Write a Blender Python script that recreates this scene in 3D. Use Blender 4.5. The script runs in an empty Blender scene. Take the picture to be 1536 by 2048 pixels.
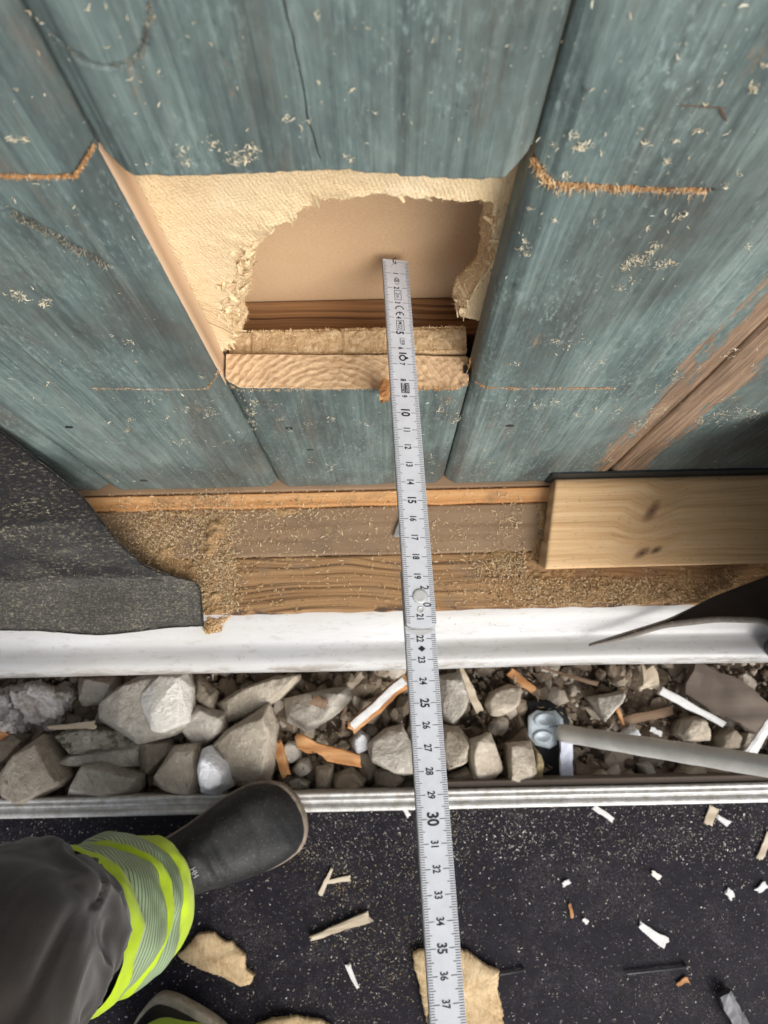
import bpy, bmesh, math, random
import numpy as np
from mathutils import Vector
random.seed(7); RNG = np.random.default_rng(7)
SC = bpy.context.scene; COL = SC.collection

# ------------------------------------------------------------------ camera
F = 1500.0                                  # focal length in photo pixels (1536 x 2048)
AL = math.atan(343 / F); RHO = .022         # tilt towards the wall, roll
CAM = np.array([0, -.175, 1.02])
VD = np.array([0, math.sin(AL), -math.cos(AL)]); U0 = np.array([0, math.cos(AL), math.sin(AL)]); X0 = np.array([1., 0, 0])
RT = math.cos(RHO) * X0 - math.sin(RHO) * U0; UP = math.sin(RHO) * X0 + math.cos(RHO) * U0
cd = bpy.data.cameras.new('camera'); cam = bpy.data.objects.new('camera', cd); COL.objects.link(cam)
from mathutils import Matrix
M = Matrix(((RT[0], UP[0], -VD[0], CAM[0]), (RT[1], UP[1], -VD[1], CAM[1]), (RT[2], UP[2], -VD[2], CAM[2]), (0, 0, 0, 1)))
cam.matrix_world = M
cd.sensor_fit = 'VERTICAL'; cd.sensor_height = 36; cd.lens = 36 * F / 2048
cd.clip_start = .01; cd.clip_end = 300
cd.dof.use_dof = True; cd.dof.focus_distance = .46; cd.dof.aperture_fstop = 15.0
SC.camera = cam

# ------------------------------------------------------------------ light
SUN_EL = math.radians(42); SUN_AZ = math.radians(147)       # azimuth clockwise from +Y
world = bpy.data.worlds.new('World'); SC.world = world; world.use_nodes = True
wn = world.node_tree; bg = wn.nodes['Background']
sky = wn.nodes.new('ShaderNodeTexSky'); sky.sky_type = 'NISHITA'; sky.sun_disc = False
sky.sun_elevation = SUN_EL; sky.sun_rotation = SUN_AZ; sky.air_density = 1.0; sky.dust_density = 4.0; sky.ozone_density = 1.0
hs = wn.nodes.new('ShaderNodeHueSaturation'); hs.inputs['Saturation'].default_value = .3
wn.links.new(sky.outputs[0], hs.inputs['Color']); wn.links.new(hs.outputs[0], bg.inputs['Color'])
bg.inputs['Strength'].default_value = .125
sl = bpy.data.lights.new('sun', 'SUN'); sl.energy = 1.75; sl.angle = math.radians(38); sl.color = (1, .97, .92)
so = bpy.data.objects.new('sun', sl); COL.objects.link(so)
sd = Vector((math.sin(SUN_AZ) * math.cos(SUN_EL), math.cos(SUN_AZ) * math.cos(SUN_EL), math.sin(SUN_EL)))
so.rotation_euler = sd.to_track_quat('Z', 'Y').to_euler(); so.location = sd * 5
SC.view_settings.view_transform = 'Standard'; SC.view_settings.look = 'None'; SC.view_settings.gamma = 1
SC.view_settings.exposure = .46
SC.view_settings.use_curve_mapping = False
SC.cycles.max_bounces = 8; SC.cycles.diffuse_bounces = 5

# ------------------------------------------------------------------ helpers: where things stand
def ray(px, py): return VD + (px - 768) / F * RT + (1024 - py) / F * UP
def W(px, py, y=0.0):                       # point of the wall plane at depth y
    d = ray(px, py); return CAM + d * (y - CAM[1]) / d[1]
def G(px, py, z=0.0):                       # point of the level plane at height z
    d = ray(px, py); return CAM + d * (z - CAM[2]) / d[2]
def S(r, g, b): return tuple((c / 255 / 12.92 if c / 255 <= .04045 else ((c / 255 + .055) / 1.055) ** 2.4) for c in (r, g, b)) + (1,)

def vnoise(p):
    p = np.asarray(p, float); i = np.floor(p).astype(np.int64); f = p - i; f = f * f * (3 - 2 * f)
    def h(a, b, c):
        n = (a * 374761393 + b * 668265263 + c * 2147483647) & 0xffffffff
        n = ((n ^ (n >> 13)) * 1274126177) & 0xffffffff
        n = (n ^ (n >> 16)) & 0xffffffff
        return n / 4294967295.0
    r = 0
    for a in (0, 1):
        for b in (0, 1):
            for c in (0, 1):
                w = (f[..., 0] if a else 1 - f[..., 0]) * (f[..., 1] if b else 1 - f[..., 1]) * (f[..., 2] if c else 1 - f[..., 2])
                r = r + w * h(i[..., 0] + a, i[..., 1] + b, i[..., 2] + c)
    return r * 2 - 1
def fbm(p, o=3):
    p = np.asarray(p, float); r = 0; a = 1; 
    for k in range(o): r = r + a * vnoise(p * 2 ** k + 17.3 * k); a *= .5
    return r
def st(*a): return np.stack([np.broadcast_to(x, np.broadcast(*a).shape) for x in a], -1)

# ------------------------------------------------------------------ helpers: meshes
def link(name, me, parent=None):
    o = bpy.data.objects.new(name, me); COL.objects.link(o)
    if parent is not None: o.parent = parent
    return o
def mk(name, V, F_, mats, parent=None, smooth=True, mi=None):
    V = np.asarray(V, np.float32).reshape(-1, 3)
    if not isinstance(F_, list): F_ = [F_]
    F_ = [np.asarray(f, np.int32) for f in F_ if len(f)]
    me = bpy.data.meshes.new(name)
    me.vertices.add(len(V)); me.vertices.foreach_set('co', V.ravel())
    tot = sum(f.size for f in F_); n = sum(len(f) for f in F_)
    me.loops.add(tot); me.loops.foreach_set('vertex_index', np.concatenate([f.ravel() for f in F_]))
    ls = np.concatenate([np.full(len(f), f.shape[1], np.int32) for f in F_])
    me.polygons.add(n); me.polygons.foreach_set('loop_start', np.concatenate([[0], np.cumsum(ls)[:-1]]).astype(np.int32))
    me.polygons.foreach_set('use_smooth', np.full(n, bool(smooth)))
    for m in (mats if isinstance(mats, (list, tuple)) else [mats]): me.materials.append(m)
    if mi is not None: me.polygons.foreach_set('material_index', np.asarray(mi, np.int32))
    me.update(calc_edges=True); me.validate()
    return link(name, me, parent)
def gridf(nr, nc, off=0, wrap=False, flip=False):
    i, j = np.meshgrid(np.arange(nr - 1), np.arange(nc if wrap else nc - 1), indexing='ij')
    j2 = (j + 1) % nc
    f = np.stack([i * nc + j, i * nc + j2, (i + 1) * nc + j2, (i + 1) * nc + j], -1).reshape(-1, 4) + off
    return f[:, ::-1] if flip else f
def empty(name, loc=(0, 0, 0)):
    o = bpy.data.objects.new(name, None); COL.objects.link(o); o.location = loc; o.empty_display_size = .05; return o
def tag(o, label=None, cat=None, group=None, kind=None):
    if label: o['label'] = label
    if cat: o['category'] = cat
    if group: o['group'] = group
    if kind: o['kind'] = kind
    return o
def from_bm(name, bm, mats, parent=None, smooth=False):
    me = bpy.data.meshes.new(name); bmesh.ops.recalc_face_normals(bm, faces=bm.faces[:]); bm.to_mesh(me); bm.free()
    for m in (mats if isinstance(mats, (list, tuple)) else [mats]): me.materials.append(m)
    if smooth: me.polygons.foreach_set('use_smooth', [True] * len(me.polygons))
    return link(name, me, parent)
def slab(name, x0, x1, y0, y1, z0, z1, mat, parent=None, bev=.001, seg=2):
    bm = bmesh.new(); vs = [bm.verts.new((x, y, z)) for x in (x0, x1) for y in (y0, y1) for z in (z0, z1)]
    for f in ((0, 1, 3, 2), (4, 6, 7, 5), (0, 4, 5, 1), (2, 3, 7, 6), (0, 2, 6, 4), (1, 5, 7, 3)): bm.faces.new([vs[i] for i in f])
    if bev: bmesh.ops.bevel(bm, geom=bm.edges[:], offset=bev, segments=seg, affect='EDGES', profile=.5)
    return from_bm(name, bm, mat, parent)
def loft(name, R, mat, parent=None, cap=(True, True), mi=None):
    R = np.asarray(R); nr, nt, _ = R.shape; V = R.reshape(-1, 3); Fs = [gridf(nr, nt, wrap=True)]
    ex = []; tri = []
    for k, c in enumerate(cap):
        if c:
            idx = len(V) + len(ex); row = 0 if k == 0 else nr - 1
            ex.append(R[row].mean(0)); a = row * nt + np.arange(nt); b = row * nt + (np.arange(nt) + 1) % nt
            tri.append(np.stack([a, b, np.full(nt, idx)] if k else [b, a, np.full(nt, idx)], -1))
    if ex: V = np.concatenate([V, np.array(ex)]); Fs.append(np.concatenate(tri))
    return mk(name, V, Fs, mat, parent)
def slivers(name, pos, dr, L, Wd, mat, parent=None, bend=.3, flat=.35, seed=1, up=None):
    """many bent wood fibres as one mesh"""
    rg = np.random.default_rng(seed); pos = np.asarray(pos, float); N = len(pos)
    dr = np.asarray(dr, float); dr /= np.linalg.norm(dr, axis=1)[:, None] + 1e-9
    L = np.broadcast_to(L, N)[:, None]; Wd = np.broadcast_to(Wd, N)[:, None]
    rnd = rg.normal(size=(N, 3)) if up is None else np.broadcast_to(np.asarray(up, float), (N, 3)) + .3 * rg.normal(size=(N, 3))
    s = np.cross(dr, rnd); s /= np.linalg.norm(s, axis=1)[:, None] + 1e-9
    t = np.cross(s, dr)
    bd = t * (rg.uniform(-1, 1, (N, 1)) * bend) + s * (rg.uniform(-1, 1, (N, 1)) * bend)
    V = []
    for k, (u, w) in enumerate(((-.5, .55), (0, 1), (.5, .4))):
        c = pos + dr * L * u + bd * L * (u * u - .12)
        for a in (0, 2.1, 4.2): V.append(c + (s * math.cos(a) + t * math.sin(a) * flat) * Wd * w)
    V = np.stack(V, 1).reshape(-1, 3)
    q = []
    for k in (0, 1):
        for a in range(3):
            b = (a + 1) % 3; q.append([k * 3 + a, k * 3 + b, k * 3 + 3 + b, k * 3 + 3 + a])
    base = (np.arange(N) * 9)[:, None, None]
    return mk(name, V, [(np.array(q)[None] + base).reshape(-1, 4), (np.array([[2, 1, 0], [6, 7, 8]])[None] + base).reshape(-1, 3)], mat, parent, smooth=False)

# ------------------------------------------------------------------ helpers: materials
class N:
    def __init__(s, name):
        s.m = bpy.data.materials.new(name); s.m.use_nodes = True; s.t = s.m.node_tree; s.b = s.t.nodes['Principled BSDF']
    def n(s, typ, **kw):
        nd = s.t.nodes.new(typ)
        for k, v in kw.items(): setattr(nd, k, v)
        return nd
    def set(s, nd, key, v):
        if v is None: return
        if hasattr(v, 'is_output'): s.t.links.new(v, nd.inputs[key])
        else: nd.inputs[key].default_value = v
    def co(s, scale=(1, 1, 1), kind='Object', rnd=True):
        tc = s.n('ShaderNodeTexCoord'); mp = s.n('ShaderNodeMapping'); v = tc.outputs[kind]
        if rnd:
            oi = s.n('ShaderNodeObjectInfo'); cb = s.n('ShaderNodeVectorMath', operation='SCALE'); cb.inputs[0].default_value = (3.1, 1.7, 2.3)
            s.t.links.new(oi.outputs['Random'], cb.inputs['Scale']); ad = s.n('ShaderNodeVectorMath', operation='ADD')
            s.t.links.new(v, ad.inputs[0]); s.t.links.new(cb.outputs[0], ad.inputs[1]); v = ad.outputs[0]
        s.t.links.new(v, mp.inputs[0]); mp.inputs['Scale'].default_value = scale; return mp.outputs[0]
    def noise(s, v, sc=1, det=4, ro=.55, dist=0):
        nd = s.n('ShaderNodeTexNoise'); s.set(nd, 'Vector', v); s.set(nd, 'Scale', sc); s.set(nd, 'Detail', det); s.set(nd, 'Roughness', ro); s.set(nd, 'Distortion', dist); return nd.outputs[0]
    def vor(s, v, sc=1, feat='F1', out='Distance', rand=1):
        nd = s.n('ShaderNodeTexVoronoi', feature=feat); s.set(nd, 'Vector', v); s.set(nd, 'Scale', sc); s.set(nd, 'Randomness', rand); return nd.outputs[out]
    def wave(s, v, sc=1, typ='BANDS', dirn='X', dist=0, det=2, dsc=1, ddirn='Z'):
        nd = s.n('ShaderNodeTexWave', wave_type=typ)
        if typ == 'BANDS': nd.bands_direction = dirn
        else: nd.rings_direction = ddirn
        s.set(nd, 'Vector', v); s.set(nd, 'Scale', sc); s.set(nd, 'Distortion', dist); s.set(nd, 'Detail', det); s.set(nd, 'Detail Scale', dsc); return nd.outputs['Fac']
    def ramp(s, f, *stops):
        nd = s.n('ShaderNodeValToRGB'); e = nd.color_ramp.elements
        while len(e) < len(stops): e.new(.5)
        for k, (p, c) in enumerate(stops): e[k].position = p; e[k].color = c if len(c) == 4 else (*c, 1)
        s.set(nd, 'Fac', f); return nd.outputs[0]
    def step(s, f, a, b):
        nd = s.n('ShaderNodeMapRange'); s.set(nd, 'Value', f); nd.inputs[1].default_value = a; nd.inputs[2].default_value = b; return nd.outputs[0]
    def mix(s, f, a, b, mode='MIX'):
        nd = s.n('ShaderNodeMix', data_type='RGBA', blend_type=mode); s.set(nd, 0, f); s.set(nd, 6, a); s.set(nd, 7, b); return nd.outputs[2]
    def ma(s, op, a, b=None):
        nd = s.n('ShaderNodeMath', operation=op); s.set(nd, 0, a); s.set(nd, 1, b); return nd.outputs[0]
    def sep(s, v):
        nd = s.n('ShaderNodeSeparateXYZ'); s.t.links.new(v, nd.inputs[0]); return nd.outputs
    def isl(s): return s.n('ShaderNodeNewGeometry').outputs['Random Per Island']
    def obr(s): return s.n('ShaderNodeObjectInfo').outputs['Random']
    def out(s, col, rough=.6, bump=None, bs=.5, bd=.001, metal=0, spec=.4, **kw):
        s.set(s.b, 'Base Color', col); s.set(s.b, 'Roughness', rough); s.set(s.b, 'Metallic', metal); s.set(s.b, 'Specular IOR Level', spec)
        for k, v in kw.items(): s.set(s.b, k.replace('_', ' '), v)
        if bump is not None:
            nd = s.n('ShaderNodeBump'); s.set(nd, 'Height', bump); s.set(nd, 'Strength', bs); s.set(nd, 'Distance', bd); s.t.links.new(nd.outputs[0], s.b.inputs['Normal'])
        return s.m

def wood(name, c0, c1, c2, axis='X', rough=.7, sc=1.0, bs=.5, dirt=None, dirt_amt=(.55, .75), rings=True):
    n = N(name); st_ = {'X': (3, 60, 60), 'Z': (60, 60, 3), 'Y': (60, 3, 60)}[axis]; st_ = tuple(a * sc for a in st_)
    v = n.co(st_); w = n.co((1, 1, 1))
    fine = n.noise(n.co(tuple(a * 6 for a in st_)), 1, 3, .6)
    g = n.noise(v, 1, 4, .6, .6)
    if rings:
        ax = {'X': (.9, 14, 14), 'Z': (14, 14, .9), 'Y': (14, .9, 14)}[axis]
        r = n.wave(n.co(tuple(a * sc for a in ax)), 2.2, 'RINGS', dist=3, det=3, dsc=.8, ddirn=axis)
        g = n.ma('ADD', n.ma('MULTIPLY', g, .55), n.ma('MULTIPLY', r, .4))
    col = n.ramp(g, (.2, c0), (.5, c1), (.8, c2))
    col = n.mix(n.ma('MULTIPLY', fine, .28), col, c0)
    if dirt:
        d = n.step(n.noise(w, 22 * sc, 5, .65), *dirt_amt); col = n.mix(d, col, dirt)
    h = n.ma('ADD', n.ma('MULTIPLY', g, .6), n.ma('MULTIPLY', fine, .5))
    return n.out(col, rough, h, bs, .0006)

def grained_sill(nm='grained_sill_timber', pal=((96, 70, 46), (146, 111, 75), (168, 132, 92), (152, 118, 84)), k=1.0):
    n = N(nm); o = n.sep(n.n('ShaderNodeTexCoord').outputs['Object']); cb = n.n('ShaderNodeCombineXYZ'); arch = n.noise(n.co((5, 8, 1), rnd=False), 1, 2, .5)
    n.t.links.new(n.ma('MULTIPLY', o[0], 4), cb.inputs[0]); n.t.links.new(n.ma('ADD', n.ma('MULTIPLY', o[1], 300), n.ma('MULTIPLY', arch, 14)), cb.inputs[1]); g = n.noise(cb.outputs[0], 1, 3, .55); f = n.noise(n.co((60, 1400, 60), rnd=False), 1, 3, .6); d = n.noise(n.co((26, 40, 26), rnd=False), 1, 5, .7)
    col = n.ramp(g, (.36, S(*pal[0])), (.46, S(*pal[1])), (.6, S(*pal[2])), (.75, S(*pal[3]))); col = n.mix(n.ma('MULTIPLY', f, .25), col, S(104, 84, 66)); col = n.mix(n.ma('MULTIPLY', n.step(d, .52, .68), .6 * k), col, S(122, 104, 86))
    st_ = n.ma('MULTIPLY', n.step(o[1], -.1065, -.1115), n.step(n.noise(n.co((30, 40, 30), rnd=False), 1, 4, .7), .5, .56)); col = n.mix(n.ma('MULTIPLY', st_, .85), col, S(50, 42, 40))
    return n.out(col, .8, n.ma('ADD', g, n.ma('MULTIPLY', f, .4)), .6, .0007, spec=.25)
def rubber():
    n = N('black_rubber'); g = n.noise(n.co((30,) * 3), 1, 5, .7, .5); d = n.noise(n.co((300,) * 3), 1, 4, .7); b = n.noise(n.co((14,) * 3), 1, 4, .6)
    col = n.ramp(g, (.3, S(20, 21, 23)), (.7, S(36, 37, 39))); col = n.mix(n.ma('MULTIPLY', n.step(b, .5, .66), .4), col, S(74, 72, 69)); col = n.mix(n.ma('MULTIPLY', n.step(d, .57, .70), .45), col, S(108, 102, 94))
    return n.out(col, n.ma('ADD', .42, n.ma('MULTIPLY', g, .35)), g, .2, .001, spec=.35)
def pine_board():
    n = N('planed_pine'); tc = n.n('ShaderNodeTexCoord').outputs['Object']; o = n.sep(tc); wob = n.noise(n.co((30, 90, 30), rnd=False), 1, 4, .6)
    ds = []
    for a, b, ra, rb, rot in ((1304, 1022, .012, .0045, .85), (1284, 1106, .009, .0035, .55), (1312, 1100, .006, .0026, .5)):
        p = G(a, b, .381); dx, dy = n.ma('SUBTRACT', o[0], float(p[0])), n.ma('SUBTRACT', o[1], float(p[1])); c, q = math.cos(rot), math.sin(rot)
        u = n.ma('DIVIDE', n.ma('ADD', n.ma('MULTIPLY', dx, c), n.ma('MULTIPLY', dy, q)), ra); w = n.ma('DIVIDE', n.ma('SUBTRACT', n.ma('MULTIPLY', dy, c), n.ma('MULTIPLY', dx, q)), rb)
        ds.append(n.ma('SQRT', n.ma('ADD', n.ma('MULTIPLY', u, u), n.ma('MULTIPLY', w, w))))
    d = n.ma('MINIMUM', n.ma('MINIMUM', ds[0], ds[1]), ds[2]); d = n.ma('ADD', d, n.ma('MULTIPLY', n.ma('SUBTRACT', wob, .5), .9)); near = n.step(d, 4.5, .6)
    yw = n.ma('ADD', n.ma('MULTIPLY', o[1], 150), n.ma('ADD', n.ma('MULTIPLY', near, 1.6), n.ma('MULTIPLY', n.noise(n.co((4, 12, 4), rnd=False), 1, 3, .5), 3.5)))
    cb = n.n('ShaderNodeCombineXYZ'); n.t.links.new(n.ma('MULTIPLY', o[0], 3), cb.inputs[0]); n.t.links.new(yw, cb.inputs[1])
    g = n.noise(cb.outputs[0], 1, 4, .6); lines = n.noise(cb.outputs[0], 4, 3, .6); fine = n.noise(n.co((30, 900, 900), rnd=False), 1, 3, .6)
    col = n.ramp(n.ma('ADD', n.ma('MULTIPLY', g, .6), n.ma('MULTIPLY', lines, .4)), (.3, S(192, 146, 98)), (.48, S(224, 184, 134)), (.7, S(236, 206, 162)))
    col = n.mix(n.ma('MULTIPLY', fine, .25), col, S(186, 154, 118)); col = n.mix(n.ma('MULTIPLY', near, .35), col, S(178, 138, 98))
    col = n.mix(n.ma('MULTIPLY', n.step(d, 1.25, .55), .8), col, S(122, 90, 66)); col = n.mix(n.ma('MULTIPLY', n.step(d, .4, .1), .8), col, S(72, 54, 44))
    sp = n.noise(n.co((240, 240, 240), rnd=False), 1, 4, .7); col = n.mix(n.ma('MULTIPLY', n.step(sp, .60, .70), .5), col, S(160, 124, 84))
    return n.out(col, .6, n.ma('ADD', lines, fine), .25, .0005)
def teal_paint():
    n = N('teal_paint')
    big = n.noise(n.co((13, 13, 5)), 1, 5, .7, .5); mid = n.noise(n.co((26, 20, 9)), 1, 5, .65, .8)
    grain = n.noise(n.co((420, 60, 9)), 1, 5, .65, .4); fine = n.noise(n.co((1100, 300, 40)), 1, 3, .6)
    fleck = n.noise(n.co((520, 300, 170)), 1, 4, .65); streak = n.noise(n.co((110, 60, 4)), 1, 5, .65, .5)
    col = n.ramp(n.ma('ADD', n.ma('MULTIPLY', big, .6), n.ma('MULTIPLY', mid, .4)), (.35, S(66, 74, 74)), (.44, S(84, 98, 97)), (.53, S(104, 121, 119)), (.64, S(132, 147, 143)))
    col = n.mix(n.ma('MULTIPLY', n.step(streak, .52, .68), .30), col, S(136, 152, 149))
    col = n.mix(n.ma('MULTIPLY', n.step(streak, .46, .30), .35), col, S(60, 67, 69))
    col = n.mix(n.ma('MULTIPLY', n.step(grain, .52, .66), n.ma('MULTIPLY', n.step(big, .3, .62), .45)), col, S(152, 167, 163))
    col = n.mix(n.ma('MULTIPLY', n.step(grain, .47, .33), .40), col, S(54, 64, 67))
    patchy = n.step(n.noise(n.co((24, 24, 12)), 1, 5, .7), .46, .62)
    col = n.mix(n.ma('MULTIPLY', n.step(fleck, .54, .64), n.ma('ADD', .08, n.ma('MULTIPLY', patchy, .5))), col, S(156, 176, 173))
    col = n.mix(n.ma('MULTIPLY', n.step(fleck, .44, .32), n.ma('ADD', .15, n.ma('MULTIPLY', patchy, .35))), col, S(50, 58, 61))
    broad = n.step(n.noise(n.co((10, 10, 4)), 1, 5, .7, .8), .47, .66)
    col = n.mix(n.ma('MULTIPLY', broad, .6), col, S(86, 80, 72))
    worn = n.ma('MULTIPLY', n.step(n.noise(n.co((44, 40, 7)), 1, 5, .7, 1.0), .55, .70), n.step(fine, .35, .6))
    col = n.mix(n.ma('MULTIPLY', worn, .65), col, S(112, 96, 84))
    bare = n.step(n.noise(n.co((60, 50, 14)), 1, 5, .75), .65, .71)
    col = n.mix(n.ma('MULTIPLY', bare, .7), col, S(150, 126, 102))
    col = n.mix(n.ma('MULTIPLY', n.obr(), .22), col, S(70, 76, 74))
    dk = n.step(n.noise(n.co((90, 80, 40)), 1, 5, .7), .66, .74)
    col = n.mix(n.ma('MULTIPLY', dk, .6), col, S(48, 52, 54))
    # bare strips where the paint has gone along the far right joint
    ox = n.sep(n.n('ShaderNodeTexCoord').outputs['Object'])[0]
    e = n.ma('ABSOLUTE', n.ma('SUBTRACT', ox, .2005)); e = n.ma('ADD', e, n.ma('MULTIPLY', n.ma('SUBTRACT', n.noise(n.co((90, 90, 14), rnd=False), 1, 6, .85), .5), .085))
    bz = n.step(e, .0235, .0185)
    bw = n.ramp(n.noise(n.co((420, 60, 8)), 1, 5, .7), (.32, S(70, 54, 44)), (.45, S(136, 108, 86)), (.6, S(168, 140, 114)), (.75, S(188, 164, 140)))
    bw = n.mix(n.ma('MULTIPLY', n.step(n.noise(n.co((50, 50, 9)), 1, 5, .7), .5, .65), .6), bw, S(104, 82, 64))
    col = n.mix(n.ma('MULTIPLY', bz, .9), col, bw)
    h = n.ma('ADD', n.ma('ADD', n.ma('MULTIPLY', grain, .7), n.ma('MULTIPLY', fine, .35)), n.ma('MULTIPLY', fleck, .25))
    return n.out(col, n.ma('ADD', .5, n.ma('MULTIPLY', mid, .25)), h, .65, .0008, spec=.35)

def end_grain():
    n = N('sawn_end_grain'); tc = n.co((1, 1, 1), rnd=False)
    mp = n.n('ShaderNodeMapping'); mp.inputs['Location'].default_value = (.03, .03, 0); n.t.links.new(tc, mp.inputs[0])
    r = n.wave(mp.outputs[0], 75, 'RINGS', dist=2.5, det=3, dsc=2, ddirn='Z')
    f = n.noise(n.co((900, 900, 900)), 1, 3, .7); b = n.noise(n.co((45, 60, 45)), 1, 4, .6)
    col = n.ramp(r, (.1, S(198, 166, 128)), (.55, S(206, 176, 138)), (1, S(184, 150, 113)))
    col = n.mix(n.ma('MULTIPLY', n.step(f, .4, .7), .5), col, S(214, 188, 156)); col = n.mix(n.ma('MULTIPLY', n.step(b, .5, .75), .5), col, S(158, 126, 96))
    return n.out(col, .85, n.ma('ADD', n.ma('MULTIPLY', f, .8), n.ma('MULTIPLY', r, .6)), .8, .0008, spec=.2)

def fibreboard_front():
    n = N('fibreboard_face'); v = n.co((1, 1, 1), rnd=False)
    rot = n.n('ShaderNodeMapping'); rot.inputs['Rotation'].default_value = (0, .35, 0); n.t.links.new(v, rot.inputs[0])
    dn = n.n('ShaderNodeTexNoise'); n.t.links.new(v, dn.inputs['Vector']); dn.inputs['Scale'].default_value = 110; dn.inputs['Detail'].default_value = 3
    ad = n.n('ShaderNodeVectorMath', operation='MULTIPLY_ADD'); n.t.links.new(dn.outputs['Color'], ad.inputs[0]); ad.inputs[1].default_value = (.0042,) * 3; n.t.links.new(rot.outputs[0], ad.inputs[2])
    a = n.wave(ad.outputs[0], 165, dirn='X'); b = n.wave(ad.outputs[0], 165, dirn='Z'); wv = n.ma('MULTIPLY', a, b)
    big = n.noise(n.co((28, 28, 28)), 1, 5, .65); f = n.noise(n.co((700, 700, 300)), 1, 4, .75)
    col = n.ramp(n.ma('ADD', n.ma('MULTIPLY', big, .6), n.ma('MULTIPLY', f, .4)), (.3, S(204, 174, 132)), (.5, S(226, 201, 160)), (.72, S(238, 219, 184)))
    col = n.mix(n.ma('MULTIPLY', wv, .4), col, S(232, 214, 184))
    return n.out(col, .95, n.ma('ADD', n.ma('MULTIPLY', wv, .3), n.ma('MULTIPLY', f, .9)), .9, .0009, spec=.1)
def fibreboard_torn():
    n = N('fibreboard_torn'); f = n.noise(n.co((260, 120, 420)), 1, 5, .75, 1.2); b = n.noise(n.co((45, 45, 45)), 1, 5, .7)
    col = n.ramp(n.ma('ADD', n.ma('MULTIPLY', f, .55), n.ma('MULTIPLY', b, .45)), (.32, S(160, 126, 88)), (.5, S(212, 184, 144)), (.7, S(236, 216, 182)))
    return n.out(col, .95, f, 1, .0016, spec=.1)
def card():
    n = N('kraft_board'); f = n.noise(n.co((500, 500, 900)), 1, 4, .7); b = n.noise(n.co((8, 8, 8)), 1, 4, .6); sp = n.noise(n.co((1200, 300, 1200)), 1, 2, .5)
    col = n.ramp(n.ma('ADD', n.ma('MULTIPLY', f, .5), n.ma('MULTIPLY', b, .5)), (.3, S(180, 148, 114)), (.55, S(200, 169, 134)), (.75, S(212, 184, 152)))
    col = n.mix(n.step(sp, .70, .76), col, S(110, 76, 52)); col = n.mix(n.ma('MULTIPLY', n.step(sp, .32, .26), .6), col, S(222, 192, 160))
    return n.out(col, .8, f, .25, .0003, spec=.2)
def sawdust_mat(name, a, b, c):
    n = N(name); v = n.vor(n.co((900, 900, 900)), 1); f = n.noise(n.co((320, 320, 320)), 1, 5, .75); g = n.noise(n.co((40, 40, 40)), 1, 4, .6)
    col = n.ramp(n.ma('ADD', n.ma('MULTIPLY', f, .6), n.ma('MULTIPLY', g, .4)), (.3, a), (.5, b), (.7, c))
    return n.out(col, .95, n.ma('ADD', f, n.ma('MULTIPLY', v, .6)), 1, .002, spec=.1)
def chip_mat(name, a, b, c=None):
    n = N(name); i = n.isl(); col = n.ramp(i, (0, a), (.6, b), (1, c or b)); return n.out(col, .85, spec=.15)
def stone_mat(name, a, b, c, sc=1, moss=None):
    n = N(name); f = n.noise(n.co((90 * sc,) * 3), 1, 6, .72); g = n.noise(n.co((22 * sc,) * 3), 1, 5, .65); sp = n.noise(n.co((420,) * 3), 1, 3, .6)
    col = n.ramp(n.ma('ADD', n.ma('MULTIPLY', f, .5), n.ma('MULTIPLY', g, .5)), (.32, a), (.5, b), (.68, c))
    col = n.mix(n.ma('MULTIPLY', n.obr(), .35), col, a); col = n.mix(n.ma('MULTIPLY', n.step(sp, .6, .75), .4), col, c)
    col = n.mix(n.ma('MULTIPLY', n.step(n.noise(n.co((38,) * 3), 1, 6, .8, .6), .52, .66), .45), col, tuple(min(1, q * 1.45) for q in c[:3]) + (1,)); col = n.mix(n.ma('MULTIPLY', n.step(n.noise(n.co((130,) * 3), 1, 5, .8), .56, .68), .4), col, tuple(q * .55 for q in a[:3]) + (1,))
    if moss: col = n.mix(n.step(n.noise(n.co((70,) * 3), 1, 5, .7), .52, .62), col, moss)
    return n.out(col, .9, n.ma('ADD', f, n.ma('MULTIPLY', sp, .6)), 1, .004, spec=.2)
def plain(name, col, rough=.6, var=.25, sc=60, metal=0, bs=.3, dark=None, spec=.4, bd=.001, **kw):
    n = N(name); f = n.noise(n.co((sc,) * 3), 1, 5, .65); d = dark or tuple(c * (1 - var) for c in col[:3]) + (1,)
    return n.out(n.ramp(f, (.35, d), (.65, col)), n.ma('ADD', rough - .1, n.ma('MULTIPLY', f, .2)), f, bs, bd, metal, spec, **kw)
def membrane_mat():
    n = N('roofing_membrane'); f = n.noise(n.co((700, 700, 700)), 1, 4, .7); g = n.noise(n.co((14, 30, 30)), 1, 5, .65)
    d = n.noise(n.co((240, 420, 420)), 1, 5, .8)
    col = n.ramp(n.ma('ADD', n.ma('MULTIPLY', f, .4), n.ma('MULTIPLY', g, .6)), (.3, S(20, 19, 21)), (.6, S(34, 33, 35)), (.8, S(54, 52, 52)))
    col = n.mix(n.ma('MULTIPLY', n.step(d, .54, .66), n.step(g, .38, .62)), col, S(156, 146, 122))
    nz = n.sep(n.n('ShaderNodeNewGeometry').outputs['Normal'])[2]; fl = n.step(n.ma('ADD', nz, n.ma('MULTIPLY', n.ma('SUBTRACT', g, .5), .5)), .55, 1.12)
    col = n.mix(n.ma('MULTIPLY', fl, .34), col, S(96, 92, 84)); e = n.noise(n.co((500, 800, 800)), 1, 5, .8); col = n.mix(n.ma('MULTIPLY', fl, n.ma('MULTIPLY', n.step(e, .52, .64), .65)), col, S(168, 158, 134))
    return n.out(col, .5, n.ma('ADD', f, d), .6, .0008, spec=.5)
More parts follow.
